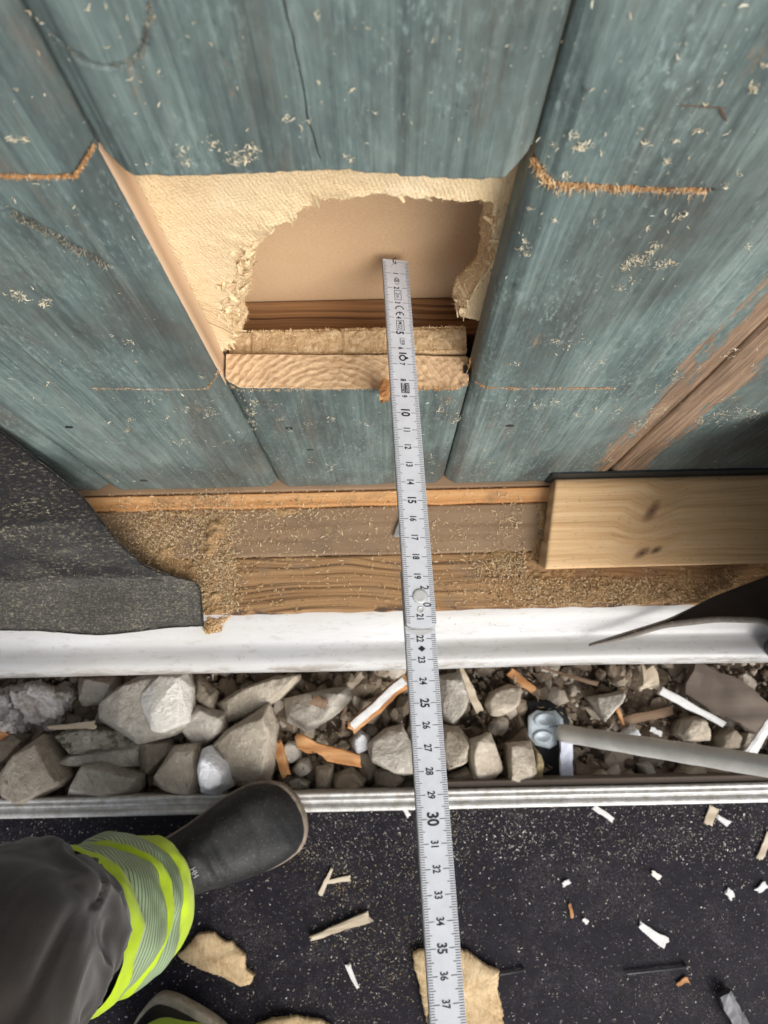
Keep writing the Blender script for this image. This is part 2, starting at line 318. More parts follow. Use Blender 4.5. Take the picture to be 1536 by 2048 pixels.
def deck_mat():
    n = N('film_faced_deck'); f = n.noise(n.co((600,) * 3), 1, 4, .75); f2 = n.noise(n.co((230,) * 3), 1, 4, .8); g = n.noise(n.co((7,) * 3), 1, 4, .6); b = n.noise(n.co((60,) * 3), 1, 5, .7)
    col = n.ramp(b, (.35, S(15, 12, 19)), (.6, S(23, 20, 32)), (.75, S(37, 33, 42)))
    sm = n.step(n.noise(n.co((13, 16, 13)), 1, 6, .75, .8), .48, .66); dust = n.ma('MULTIPLY', n.step(f, .48, .66), n.ma('ADD', .25, n.ma('MULTIPLY', sm, 1.3))); col = n.mix(n.ma('MULTIPLY', dust, .42), col, S(104, 99, 98))
    col = n.mix(n.ma('MULTIPLY', n.step(f2, .62, .70), .45), col, S(152, 142, 126))
    return n.out(col, .6, n.ma('ADD', f, b), .5, .0008, spec=.15)
def flashing_mat():
    n = N('white_coated_metal'); g = n.noise(n.co((6, 40, 40)), 1, 5, .65); f = n.noise(n.co((60, 160, 160)), 1, 5, .75); s = n.noise(n.co((140,) * 3), 1, 4, .7)
    col = n.ramp(g, (.3, S(184, 182, 178)), (.6, S(197, 197, 198)), (.8, S(206, 206, 209)))
    col = n.mix(n.ma('MULTIPLY', n.step(f, .54, .70), .45), col, S(150, 142, 128)); col = n.mix(n.step(s, .70, .75), col, S(150, 138, 120)); oy = n.sep(n.n('ShaderNodeTexCoord').outputs['Object'])[1]
    gr = n.ma('MULTIPLY', n.step(oy, -.1555, -.1605), n.step(n.noise(n.co((18, 60, 60)), 1, 5, .75), .47, .60)); col = n.mix(n.ma('MULTIPLY', gr, .7), col, S(128, 114, 98))
    return n.out(col, .36, f, .15, .0004, spec=.5)
def fabric(name, a, b, sc=1500):
    n = N(name); v = n.co((1, 1, 1), rnd=False); w = n.noise(n.co((900, 900, 900)), 1, 2, .5); g = n.noise(n.co((16,) * 3), 1, 5, .65); f = n.noise(n.co((500,) * 3), 1, 3, .6)
    col = n.ramp(g, (.3, a), (.7, b)); return n.out(col, .9, n.ma('ADD', w, f), .35, .0004, spec=.15, Sheen_Weight=.25)
def reflective():
    n = N('reflective_tape'); v = n.co((1, 1, 1), rnd=False)
    mp = n.n('ShaderNodeMapping'); mp.inputs['Rotation'].default_value = (.5, .6, .3); n.t.links.new(v, mp.inputs[0])
    w = n.wave(mp.outputs[0], 62, dirn='Z', dist=.4); col = n.ramp(w, (.12, S(96, 128, 76)), (.3, S(158, 178, 140)), (.8, S(172, 188, 160)))
    return n.out(col, .45, w, .4, .0005, spec=.5)

TEAL = teal_paint(); ENDG = end_grain(); FB = fibreboard_front(); FBT = fibreboard_torn(); CARD = card()
BARE = wood('bare_softwood', S(180, 150, 120), S(206, 176, 146), S(218, 190, 162), 'Z')
DARKW = grained_sill('dark_rough_timber', ((78, 50, 28), (120, 84, 52), (148, 108, 70), (112, 78, 50)), .5)  # dark brown is the cavity timber's own colour
KERFW = wood('fresh_kerf', S(118, 80, 48), S(156, 114, 74), S(182, 140, 100), 'X')
TRIMW = wood('orange_softwood', S(170, 120, 72), S(202, 148, 94), S(214, 168, 118), 'X', dirt=S(140, 104, 74))
LEDGE1 = wood('dusty_sill_timber', S(114, 92, 70), S(140, 114, 88), S(152, 127, 101), 'X', sc=1.3, dirt=S(108, 90, 74), rings=False, bs=.25)
LEDGE2 = grained_sill()
PINE = pine_board()
PINEEND = wood('pine_end', S(168, 130, 92), S(188, 150, 112), S(204, 170, 130), 'Z')
KNOT = plain('pine_knot', S(120, 84, 58), .6, .5, 240)
BLACKW = plain('black_stained_wood', S(40, 46, 48), .5, .4, 90)
WHITEM = flashing_mat(); MEMB = membrane_mat(); DECK = deck_mat()
MEMB2 = plain('membrane_back', S(64, 54, 48), .7, .3, 40); MEMBEDGE = plain('membrane_cut_edge', S(140, 132, 124), .8, .3, 300)
DUST = sawdust_mat('sawdust', S(122, 94, 62), S(172, 138, 98), S(204, 174, 134))
CHIP = chip_mat('pale_shavings', S(206, 182, 138), S(226, 208, 172), S(192, 160, 112)); CHIPW = chip_mat('white_shavings', S(214, 206, 190), S(232, 228, 218), S(198, 176, 140))
CHIPO = chip_mat('orange_fibres', S(152, 104, 58), S(196, 148, 96), S(218, 180, 134)); CHIPG = chip_mat('grey_fibres', S(70, 72, 70), S(110, 108, 98), S(176, 168, 144))
CHIPDK = chip_mat('dark_splinters', S(64, 50, 44), S(92, 74, 62), S(110, 86, 70)); CHIPF = chip_mat('tan_fibres', S(186, 150, 104), S(220, 190, 146), S(232, 210, 174))
STONE = stone_mat('grey_rubble', S(160, 153, 142), S(190, 183, 172), S(212, 206, 196)); STONE2 = stone_mat('buff_rubble', S(164, 152, 135), S(194, 182, 165), S(213, 204, 189))
STONE3 = stone_mat('dark_rubble', S(134, 122, 108), S(160, 148, 132), S(182, 171, 156)); STONEM = stone_mat('mossy_rubble', S(138, 136, 122), S(176, 172, 159), S(198, 194, 183), moss=S(92, 94, 74))
MORTAR = stone_mat('lime_mortar', S(230, 224, 212), S(244, 240, 232), S(248, 246, 241)); WHITEST = stone_mat('white_stone', S(226, 228, 236), S(240, 242, 247), S(246, 247, 250))
SOIL = stone_mat('dark_soil', S(88, 76, 64), S(116, 102, 88), S(144, 130, 115), 2.2)
GREYW = wood('weathered_board', S(82, 72, 64), S(108, 96, 86), S(126, 114, 102), 'X'); STICKW = wood('orange_stick', S(150, 100, 58), S(188, 136, 86), S(204, 160, 112), 'X')
STICKB = wood('brown_stick', S(104, 82, 64), S(130, 106, 84), S(146, 124, 102), 'X'); PALEW = wood('pale_stick', S(172, 156, 134), S(200, 186, 164), S(216, 204, 184), 'X')
WPAINT = plain('white_paint_flake', S(226, 225, 224), .5, .15, 120)
GALV = plain('galvanised_steel', S(200, 212, 220), .5, .22, 110, metal=.2, bs=.3); PIPE = plain('dull_steel_tube', S(222, 220, 216), .32, .16, 40, metal=.3, bs=.2)
ALU = plain('aluminium', S(222, 222, 222), .42, .22, 90, metal=.25, bs=.2, dark=S(186, 182, 174)); NAIL = plain('nail_steel', S(112, 112, 116), .4, .4, 200, metal=.6)
RUBBER = rubber(); RUBBER2 = plain('black_nylon', S(22, 23, 26), .6, .3, 200); SOLE1 = plain('dirty_sole_edge', S(150, 136, 120), .8, .45, 120); SOLE = plain('dusty_cream_sole', S(200, 188, 168), .8, .35, 120)
TROUSER = fabric('charcoal_workwear', S(40, 35, 32), S(56, 50, 46)); HIVIS = fabric('hi_vis_yellow', S(168, 196, 26), S(190, 216, 40)); REFL = reflective()
RULER = plain('ruler_white', S(196, 198, 203), .42, .10, 110, bs=.06); RULERS = plain('ruler_grey_edge', S(138, 136, 134), .5, .2, 200); INK = plain('ruler_ink', S(34, 34, 38), .5, .2, 300); RIVET = plain('ruler_rivet', S(196, 196, 194), .32, .08, 200, metal=.3)
CONC = stone_mat('foundation_stone', S(104, 98, 90), S(134, 127, 117), S(158, 150, 140))
HOOK = plain('dark_plastic', S(48, 50, 56), .45, .3, 200)

# ------------------------------------------------------------------ setting: ground
L = .36                                       # top of the sill
GZ = -.08                                     # ground level
gx = np.concatenate([[-60, -20, -6, -2], np.linspace(-.9, .9, 260), [2, 6, 20, 60]]); gy = np.concatenate([[-60, -20, -6, -2], np.linspace(-1.0, -.02, 150), [.3, 1, 4, 12, 40, 60]])
GX, GY = np.meshgrid(gx, gy)
hh = .011 * fbm(st(GX * 16, GY * 16, 0), 3) + .006 * fbm(st(GX * 70, GY * 70, 3), 3)
hh = np.where((np.abs(GX) < .89) & (GY > -.99) & (GY < -.03), hh, 0)
tag(mk('ground', st(GX, GY, GZ + hh), gridf(len(gy), len(gx)), SOIL), kind='structure')

# ------------------------------------------------------------------ the timber wall
wall = tag(empty('timber_wall', (0, 0, 0)), 'teal painted timber board wall with a square hole cut into it', 'wall')
TH = .022; CH = .009
def seg_dist(X, Z, P):
    d = np.full(X.shape, 1e9)
    for (x0, z0), (x1, z1) in zip(P[:-1], P[1:]):
        vx, vz = x1 - x0, z1 - z0; t = np.clip(((X - x0) * vx + (Z - z0) * vz) / (vx * vx + vz * vz + 1e-12), 0, 1)
        d = np.minimum(d, np.hypot(X - x0 - t * vx, Z - z0 - t * vz))
    return d
def wp(*pts): return [(float(W(a, b)[0]), float(W(a, b)[2])) for a, b in pts]
def plank(x0, x1, zb, zt, seed, kerfs=(), cracks=(), fine=(.34, .95), cut_top=False, label=None):
    """zb / zt: functions of x giving the lower and upper end; a real groove for each saw kerf and crack"""
    rg = np.random.default_rng(seed)
    cx = [np.linspace(x0, x0 + CH * 1.3, 16), np.arange(x0 + CH * 1.3, x1 - CH * 1.3, .0011), np.linspace(x1 - CH * 1.3, x1, 16)]
    for P, w, dp in cracks:
        xs = [p[0] for p in P]; cx.append(np.arange(min(xs) - .001, max(xs) + .001, .00022))
    x = np.unique(np.concatenate(cx).round(6))
    zlo = float(zb(np.array([(x0 + x1) / 2]))[0]); zhi = float(zt(np.array([(x0 + x1) / 2]))[0])
    r = [np.array([0, .0005, .001]), np.arange(.002, max(min(fine[1], zhi) - zlo, .004), .0013)]
    if zhi > fine[1]: r.append(np.linspace(fine[1] - zlo, zhi - zlo, 30))
    for P, w, dp, m in kerfs:
        zs = [p[1] for p in P]; r.append(np.arange(min(zs) - .003, max(zs) + .003, .00045) - zlo)
    v = np.unique(np.concatenate(r).round(6)); v = v[(v >= 0) & (v <= zhi - zlo)]; v = np.unique(np.append(v, zhi - zlo)) / (zhi - zlo)
    X, Vv = np.meshgrid(x, v); B = zb(x)[None]; T = zt(x)[None]; Z = B + Vv * (T - B)
    dd = np.minimum(X - x0, x1 - X); dep = np.where(X < (x0 + x1) / 2, .0008 if seed == 7 else .0052, .0008 if seed == 6 else .0052); Y = np.where(dd < CH, dep * (1 - dd / CH), 0) + np.where(dd < .0012, .001, 0)
    o = seed * 7.7
    Y = Y + .00022 * fbm(st(X * 420 + o, 0 * X, Z * 16), 3) + .0005 * fbm(st(X * 30 + o, 0 * X + 3, Z * 9), 3) + .00012 * fbm(st(X * 900 + o, 0 * X + 5, Z * 300), 2)
    kz = np.zeros(X.shape, bool)
    for P, w, dp, m in kerfs:
        wob = .0005 * fbm(st(X * 260, Z * 0, 0 * X + seed), 3); d = seg_dist(X, Z + wob, P); ww = w * (1 + .3 * fbm(st(X * 300, 0 * X, 0 * X + 9), 2)); Y = Y + dp * np.clip((ww - d) / (ww * .45), 0, 1); kz |= (d < ww) & bool(m)
    for P, w, dp in cracks:
        wob = .0003 * fbm(st(Z * 130, 0 * X, 0 * X + seed), 3); d = seg_dist(X + wob, Z, P); Y = Y + dp * np.clip((w - d) / (w * .6), 0, 1)
    nr, nc = X.shape; V = st(X, Y, Z).reshape(-1, 3); FF = gridf(nr, nc); kf = kz.reshape(-1)[FF].mean(1) > .5
    parts = [FF]; mi = [np.where(kf, 1, 0)]
    def strip(idx, flip, mat, nd, rough=0):                # from a front edge back to the back face
        nonlocal V
        n0 = len(V); E0 = V[idx]; rows = []
        for k in range(1, nd + 1):
            P = E0.copy(); t = k / nd; P[:, 1] = E0[:, 1] + t * (TH - E0[:, 1])
            if rough and k < nd: P[:, 2] += rough * fbm(st(P[:, 0] * 500, P[:, 1] * 500, seed + 0 * P[:, 0]), 3) + rough * .6 * fbm(st(P[:, 0] * 90, P[:, 1] * 90, seed + 4 + 0 * P[:, 0]), 2)
            rows.append(P)
        V = np.concatenate([V] + rows); ids = np.concatenate([[idx], n0 + np.arange(nd * len(idx)).reshape(nd, -1)])
        f = np.stack([ids[:-1, :-1], ids[:-1, 1:], ids[1:, 1:], ids[1:, :-1]], -1).reshape(-1, 4)
        parts.append(f[:, ::-1] if flip else f); mi.append(np.full(len(f), mat)); return ids[-1]
    A = np.arange(nr * nc).reshape(nr, nc)
    strip(A[0], True, 2, 3, 0); strip(A[-1], False, 2, 26 if cut_top else 1, .0006 if cut_top else 0)
    strip(A[:, 0], False, 0, 2)
    strip(A[:, -1], True, 0, 2)
    if seed == 3:
        ff_ = parts[-1]; zc = V[ff_][:, :, 2].mean(1); mi[-1] = np.where((zc > .588) & (zc < .797) & (V[ff_][:, :, 1].max(1) > .0), 1, 0)
    c = len(V); V = np.concatenate([V, [(x0, TH, zb(np.array([x0]))[0]), (x1, TH, zb(np.array([x1]))[0]), (x1, TH, zt(np.array([x1]))[0]), (x0, TH, zt(np.array([x0]))[0])]])
    parts.append(np.array([[c + 3, c + 2, c + 1, c]])); mi.append(np.array([1]))
    o_ = mk('board', V, parts, [TEAL, BARE if True else KERFW, ENDG], wall, mi=np.concatenate(mi))
    o_.data.materials[1] = BARE
    if label: o_['label'] = label
    return o_
const = lambda c: (lambda x: np.full(np.shape(x), float(c)))
def poly(P, rough=.0004, sd=1):
    P = sorted(P); xs = [p[0] for p in P]; zs = [p[1] for p in P]
    return lambda x: np.interp(x, xs, zs) + rough * fbm(st(np.asarray(x) * 300, 0 * np.asarray(x) + sd, 0 * np.asarray(x)), 3)
XB = [-.575, -.412, -.2463, -.0945, .0550, .1966, .345, .50, .66]; GAP = .0008; ZB = .3675; ZT = 2.1
K1 = wp((-60, 352), (70, 353), (148, 352), (166, 335), (188, 312)); K2 = wp((185, 777), (330, 779), (415, 777), (447, 750))
K3 = wp((1066, 346), (1098, 372), (1250, 378), (1414, 381)); K4 = wp((950, 776), (1100, 777), (1232, 777))
GOUGE = wp((20, 425), (70, 450), (120, 480), (218, 532)); RNGS = wp((300, 0), (303, 40), (285, 95), (255, 130), (215, 135), (180, 125), (150, 105), (105, 80))
plank(XB[0] + GAP, XB[1] - GAP, const(ZB), const(ZT), 1, fine=(.36, .4)); plank(XB[1] + GAP, XB[2] - GAP, const(ZB + .001), const(ZT), 2)
plank(XB[2] + GAP, XB[3] - GAP, const(ZB), const(ZT), 3, kerfs=[(K1, .0009, .004, 0), (K2, .0007, .004, 1), (GOUGE, .0022, .0009, 0), (wp((440, 895), (480, 893), (500, 872)), .0005, .002, 0)], label='teal wall board left of the hole with thin saw cuts and a rough scraped streak')
zcut = poly(wp((440, 776), (560, 778), (700, 777), (800, 777), (945, 780)), .0005, 2)
ztop = poly(wp((180, 306), (212, 322), (250, 348), (420, 348), (590, 342), (700, 341), (702, 345), (796, 346), (800, 352), (900, 356), (1008, 356), (1030, 342), (1062, 318)), .0005, 5)
plank(XB[3] + GAP, XB[4] - GAP, const(ZB), zcut, 4, cut_top=True, fine=(.36, .7), label='short teal wall board below the hole with pale sawn end')
plank(XB[3] + GAP, XB[4] - GAP, ztop, const(ZT), 5, cracks=[(wp((560, -40), (575, 40), (600, 150), (617, 250), (640, 318)), .0003, .0018)], kerfs=[(RNGS, .0012, .0006, 0)], label='teal wall board sawn off above the hole, with a long crack')
plank(XB[4] + GAP, XB[5] - GAP, const(ZB), const(ZT), 6, kerfs=[(K3, .0016, .006, 1), (K4, .0011, .005, 1)], label='teal wall board right of the hole with two frayed saw cuts')
plank(XB[5] + GAP + .0012, XB[6] - GAP, const(ZB), const(ZT), 7, label='dark teal wall board with bare brown edge at far right')
plank(XB[6] + GAP, XB[7] - GAP, const(ZB), const(ZT), 8, fine=(.36, .4)); plank(XB[7] + GAP, XB[8] - GAP, const(ZB), const(ZT), 9, fine=(.36, .4))
for k, xs in enumerate(XB[1:-1]):                       # tongues seen as brown lines in the joints
    for (a, b) in ([(ZB, ZT)] if k not in (2, 3) else [(ZB, .588), (.792, ZT)]):
        slab('tongue', xs - .004, xs + .004, .0105, .0155, a, b, KERFW if (k == 3 and a > .6) else BLACKW, wall, 0)
# fibreboard behind the boards: upper sheet torn open, lower sheet cut level
HOLE = [(442, 735), (462, 700), (497, 645), (493, 615), (498, 585), (512, 540), (516, 505), (535, 478), (562, 455), (590, 432), (612, 414), (640, 398), (690, 386), (740, 378), (800, 375), (862, 376), (905, 384), (935, 391), (958, 404), (968, 425), (966, 455), (960, 485), (957, 515), (948, 545), (932, 565), (916, 582), (908, 606), (925, 612), (960, 616), (1000, 612)]
YF, YBK = .0235, .041
hp = np.array([W(a, b, YF + .006)[[0, 2]] for a, b in HOLE]); seg = np.hypot(*np.diff(hp, axis=0).T); s_ = np.concatenate([[0], np.cumsum(seg)]); NS = 900
ss = np.linspace(0, s_[-1], NS); hx = np.interp(ss, s_, hp[:, 0]); hz = np.interp(ss, s_, hp[:, 1])
cx, cz = .01, .66; rx, rz = hx - cx, hz - cz; rl = np.hypot(rx, rz); ux, uz = rx / rl, rz / rl
jag = .0016 * fbm(st(ss * 160, 0 * ss, 0 * ss), 4) + .0007 * fbm(st(ss * 900, 0 * ss, 0 * ss + 2), 3)
ang = ss / s_[-1]; ob = np.zeros((NS, 2))
op = np.array([(-.115, .589), (-.115, .70), (-.115, .86), (-.03, .86), (.075, .86), (.075, .72), (.075, hz[-1])]); os_ = np.array([0, .3, .45, .6, .78, .9, 1])
ob[:, 0] = np.interp(ang, os_, op[:, 0]); ob[:, 1] = np.interp(ang, os_, op[:, 1])
rows = []
inner = np.stack([hx, hz], 1) + np.stack([ux, uz], 1) * jag[:, None]
wid = .0075 + .004 * fbm(st(ss * 60, 0 * ss, 0 * ss + 7), 3)         # how far the front skin is torn back from the ragged core
wid = wid * np.interp(ang, [0, .25, .45, .62, .72, 1], [2.0, 1.5, .9, .7, .8, .8]); wid = np.maximum(wid, .001)
rowsV = []
def rw(pts, y): rowsV.append(st(pts[:, 0], y, pts[:, 1]))
U_ = np.stack([ux, uz], 1)
rw(inner + U_ * .02, np.full(NS, YBK)); rw(inner + U_ * .0025, np.full(NS, YBK - .001)); rw(inner, YBK - .006 + .0015 * fbm(st(ss * 300, 0 * ss, 0 * ss + 4), 2))
nb = 9
for k in range(1, nb + 1):
    t = k / nb; P = inner + U_ * (wid * t)[:, None]
    y = (YBK - .006) + (YF - (YBK - .006)) * t ** .8 + (1 - t) * t * .012 * fbm(st(P[:, 0] * 130, P[:, 1] * 130, 0 * ss + k * .35), 3) - .0006 * (k == nb)
    rw(P, y)
front0 = inner + U_ * wid[:, None]; nf = 70; fr = []
for k in range(1, nf + 1):
    t = (k / nf) ** 1.35; P = front0 + (ob - front0) * t
    y = YF + .0004 * fbm(st(P[:, 0] * 22, P[:, 1] * 22, 0 * ss), 2) - .0016 * np.exp(-t * 10) * (0.6 + .6 * fbm(st(P[:, 0] * 120, P[:, 1] * 120, 0 * ss + 8), 2)) + .0001 * fbm(st(P[:, 0] * 500, P[:, 1] * 500, 0 * ss + 3), 2)
    rw(P, y)
FV = np.stack(rowsV); nrw = len(FV); ff = gridf(nrw, NS, flip=True); fm = np.where(np.arange(len(ff)) // (NS - 1) < nb + 2, 1, 0)
fbs = mk('fibreboard', FV, ff, [FB, FBT], wall, mi=fm); fbs['label'] = 'pale softboard sheet with a ragged hole torn through it'
n_ = 3200; pk = RNG.integers(0, NS, n_); tt = RNG.uniform(0, 1, n_)
pp = st(inner[pk, 0] + ux[pk] * wid[pk] * tt, (YBK - .006) + (YF - YBK + .006) * tt - .0006, inner[pk, 1] + uz[pk] * wid[pk] * tt)
dv = st(-ux[pk] + RNG.normal(0, .9, n_), RNG.normal(-.3, .6, n_), -uz[pk] + RNG.normal(0, .9, n_))
tag(slivers('torn_fibres', pp, dv, RNG.uniform(.0012, .0078, n_) * RNG.uniform(.4, 1, n_), RNG.uniform(.00007, .00026, n_), CHIPF, fbs, .9, seed=3), kind='stuff')
pk = np.concatenate([RNG.integers(int(NS * .05), int(NS * .42), 70), RNG.integers(int(NS * .42), NS - 5, 24)]); n_ = len(pk); tt = RNG.uniform(.3, 1.3, n_)
pp = st(inner[pk, 0] + ux[pk] * wid[pk] * tt, YF - .0012 + .008 * np.clip(1 - tt, 0, 1), inner[pk, 1] + uz[pk] * wid[pk] * tt)
tag(slivers('peeled_skin', pp, st(-uz[pk] + RNG.normal(0, .5, n_), RNG.normal(0, .25, n_), ux[pk] + RNG.normal(0, .5, n_)), RNG.uniform(.003, .009, n_), RNG.uniform(.0008, .0024, n_), FB, fbs, .8, flat=.18, seed=6, up=(0, -1, 0)), kind='stuff')
# crumpled skin folded over along the tear

# lower cut sheet: rough level top
xx = np.linspace(-.094, .0535, 240); yy = np.linspace(YF + .001, YBK, 28); XX, YY = np.meshgrid(xx, yy)
ZZ = .590 + .0007 * fbm(st(XX * 220, YY * 220, 0 * XX), 4) + .0006 * fbm(st(XX * 40, YY * 40, 0 * XX + 2), 2) - .003 * np.clip((YF + .0025 - YY) / .002, 0, 1) ** 2 - .003 * np.clip((YY - YBK + .0018) / .002, 0, 1) ** 2
ZZ = ZZ - .0022 * np.exp(-((XX + .081) / .0012) ** 2) - .002 * np.exp(-((XX + .024) / .0013) ** 2)
Vt = st(XX, YY, ZZ).reshape(-1, 3); nt_ = len(Vt); fr_ = Vt[:240].copy(); fr_[:, 2] = .37; bk_ = Vt[-240:].copy(); bk_[:, 2] = .37
V2 = np.concatenate([Vt, fr_, bk_]); a = np.arange(239)
f1 = np.stack([a, nt_ + a, nt_ + a + 1, a + 1], -1)[:, ::-1]; b0 = nt_ - 240; f2 = np.stack([b0 + a, nt_ + 240 + a, nt_ + 241 + a, b0 + a + 1], -1)
low = mk('fibreboard', V2, [gridf(28, 240), f1[:, ::-1], f2[:, ::-1]], [FBT], wall); low['label'] = 'lower softboard sheet sawn level behind the short board'
n_ = 2600; px_ = RNG.uniform(-.093, .053, n_); py_ = RNG.choice([0, 1, 2], n_, p=[.25, .2, .55]); py_ = np.where(py_ == 0, YF + .001, np.where(py_ == 1, YBK - .0008, RNG.uniform(YF, YBK, n_)))
tag(slivers('cut_fibres', st(px_, py_, .5903 + RNG.uniform(-.0004, .0008, n_)), st(RNG.normal(0, 1, n_), RNG.normal(0, .8, n_), RNG.normal(.2, .5, n_)), RNG.uniform(.001, .0032, n_), RNG.uniform(.0001, .00028, n_), CHIPF, low, .6, seed=5), kind='stuff')
# cavity behind
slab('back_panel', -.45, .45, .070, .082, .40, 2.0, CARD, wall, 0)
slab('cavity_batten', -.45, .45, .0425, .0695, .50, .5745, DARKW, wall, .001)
slab('added_stud', -.155, -.115, .0425, .0697, .576, 2.0, DARKW, wall, .001); slab('added_stud', .085, .125, .0425, .0697, .576, 2.0, DARKW, wall, .001)  # unseen studs and the top batten below, added to stop light leaks
slab('added_top_batten', -.114, .084, .0425, .0697, 1.0, 1.05, DARKW, wall, .001)
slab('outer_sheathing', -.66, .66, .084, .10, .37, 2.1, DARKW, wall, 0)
slab('bottom_rail', -.66, .66, -.0035, .05, .345, .3655, LEDGE1, wall, .0008)
def surf_y(x):                              # depth of the painted face at x: the boards are chamfered towards each joint
    x = np.asarray(x); d = np.min(np.abs(x[:, None] - np.array(XB)[None]), axis=1); return np.where((d < CH) & (np.abs(x - XB[5]) > CH), .0052 * (1 - d / CH), 0)
# frayed fibres along the saw cuts and cut edges
def fray(P, n, lmin, lmax, w, mat, seed, y=-.0006, spread=.0012, down=.8, name='frayed_fibres'):
    rg = np.random.default_rng(seed); P = np.array(P); s2 = np.concatenate([[0], np.cumsum(np.hypot(*np.diff(P, axis=0).T))]); u = rg.uniform(0, s2[-1], n)
    x = np.interp(u, s2, P[:, 0]) + rg.normal(0, .0004, n); z = np.interp(u, s2, P[:, 1]) + rg.normal(0, spread, n)
    o = slivers(name, st(x, y + surf_y(x) * .9 + rg.normal(0, .0005, n), z), st(rg.normal(0, .6, n), rg.normal(-.7, .35, n), rg.normal(-down, .7, n)), rg.uniform(lmin, lmax, n), w * rg.uniform(.6, 1.4, n), mat, wall, .5, seed=seed); o['kind'] = 'stuff'
fray(K3, 700, .001, .0032, .0002, CHIPO, 11, .0006, .0008); fray(K3, 260, .002, .0062, .00018, CHIPF, 111, .0002, .0013); fray(K3, 50, .002, .005, .0002, CHIPDK, 112, -.0002, .0022); fray(K4, 420, .001, .0028, .0002, CHIPO, 12, .0004, .0007); fray(K1, 900, .0006, .0017, .00016, CHIPO, 13, -.0001, .00035, .1); fray(K2, 320, .0005, .0014, .00013, CHIPO, 14, -.0001, .00022, .1)
fray([(-.093, .594), (-.02, .5935), (.0535, .5885)], 420, .0006, .002, .00018, CHIPF, 15, -.0002, .0005, .2); fray([(.0, .5925), (.0535, .5885)], 220, .001, .0028, .0002, CHIPO, 16, -.0003, .0006)
fray([(.0535, .606), (.0535, .590)], 60, .001, .003, .0002, CHIPO, 17, .008, .001)
fray(wp((1010, 356), (1030, 342), (1062, 318)), 160, .001, .0035, .00022, CHIPO, 18, .004, .0008); fray(GOUGE, 420, .001, .003, .00025, CHIPG, 19, -.0002, .0024, .2, 'scraped_fibres'); fray(RNGS, 160, .001, .003, .0002, CHIPG, 20, -.0002, .0012, .2, 'scraped_fibres')
fray(wp((250, 348), (500, 345), (700, 342), (1000, 356)), 160, .0006, .0018, .00014, CHIPG, 21, .001, .0006)
# shavings stuck on the paint
cl = [(20, 275, 16, 10), (45, 278, 10, 6), (175, 20, 4, 4), (33, 178, 3, 3), (480, 318, 70, 22), (505, 300, 30, 12), (375, 328, 34, 10), (365, 300, 14, 10), (430, 285, 18, 16), (295, 330, 14, 7), (578, 238, 18, 8), (615, 240, 8, 10), (698, 316, 14, 6), (704, 180, 3, 3), (638, 165, 3, 3), (1160, 296, 46, 9), (1150, 272, 18, 8), (1110, 300, 14, 6), (1180, 285, 12, 8), (1295, 288, 14, 8), (1330, 322, 16, 6), (1398, 262, 10, 4), (1352, 283, 10, 6), (1280, 258, 8, 4), (1203, 306, 8, 4), (1135, 350, 20, 7), (1240, 575, 20, 10), (1265, 520, 50, 10), (1250, 533, 40, 8), (1290, 522, 50, 14), (1325, 530, 36, 10), (1340, 526, 24, 8), (1306, 490, 26, 7), (1302, 505, 18, 5), (1265, 556, 14, 8), (1050, 510, 30, 9), (1048, 490, 12, 8), (1060, 432, 10, 5), (1110, 440, 12, 6), (1358, 435, 26, 8), (1372, 425, 8, 4), (1296, 458, 10, 5), (1110, 683, 26, 10), (1140, 686, 16, 12), (1178, 682, 10, 8), (1030, 728, 16, 6), (1205, 725, 14, 5), (1495, 495, 16, 7), (1447, 372, 10, 7), (1510, 175, 30, 10), (1530, 130, 14, 6), (1480, 350, 8, 6), (30, 590, 36, 9), (90, 605, 40, 9), (45, 600, 20, 8), (255, 685, 18, 7), (222, 670, 8, 5), (275, 725, 5, 3), (100, 765, 14, 9), (400, 755, 14, 9), (300, 800, 14, 10), (425, 825, 50, 12), (375, 820, 16, 8), (260, 840, 30, 9), (258, 860, 30, 8), (330, 838, 16, 6), (365, 885, 34, 7), (345, 885, 12, 6), (455, 885, 14, 8), (500, 825, 60, 9), (510, 805, 44, 8), (505, 850, 36, 9), (540, 810, 20, 10), (560, 838, 14, 6), (580, 860, 12, 5), (665, 838, 26, 6), (615, 850, 14, 8), (720, 845, 10, 6), (620, 920, 16, 6), (613, 905, 10, 6), (660, 935, 40, 12), (755, 922, 16, 7), (560, 915, 8, 4), (880, 820, 30, 7), (900, 803, 20, 8), (865, 912, 24, 6), (895, 893, 10, 6), (915, 850, 40, 7), (860, 925, 14, 6), (1020, 865, 14, 6), (1045, 902, 16, 6), (1075, 812, 40, 8), (1110, 805, 30, 9), (1150, 830, 16, 7), (1195, 822, 20, 8), (1240, 818, 26, 8), (1285, 850, 60, 12), (1265, 865, 30, 8), (1310, 825, 50, 10), (1330, 815, 26, 8), (980, 925, 30, 7), (1020, 930, 20, 7), (970, 900, 16, 6), (1222, 920, 30, 6), (1225, 900, 10, 5), (1315, 780, 14, 8), (1360, 750, 12, 8), (1400, 735, 14, 8), (1455, 710, 20, 10), (1470, 700, 10, 8), (1180, 730, 16, 8), (1440, 830, 90, 14), (1480, 825, 90, 16), (1510, 830, 70, 12), (1400, 840, 30, 8), (1345, 760, 10, 6)]
px_, py_ = [], []
for (a, b, n_, sp) in cl: px_ += list(a + RNG.normal(0, sp * .75, n_)); py_ += list(b + RNG.normal(0, sp * .55, n_))
n_ = 520; px_ += list(RNG.uniform(0, 1536, n_)); py_ += list(RNG.uniform(0, 950, n_) ** .9 * 950 ** .1)
n_ = 620; px_ += list(RNG.uniform(200, 1530, n_)); py_ += list(RNG.uniform(790, 975, n_))
px_, py_ = np.array(px_), np.array(py_)
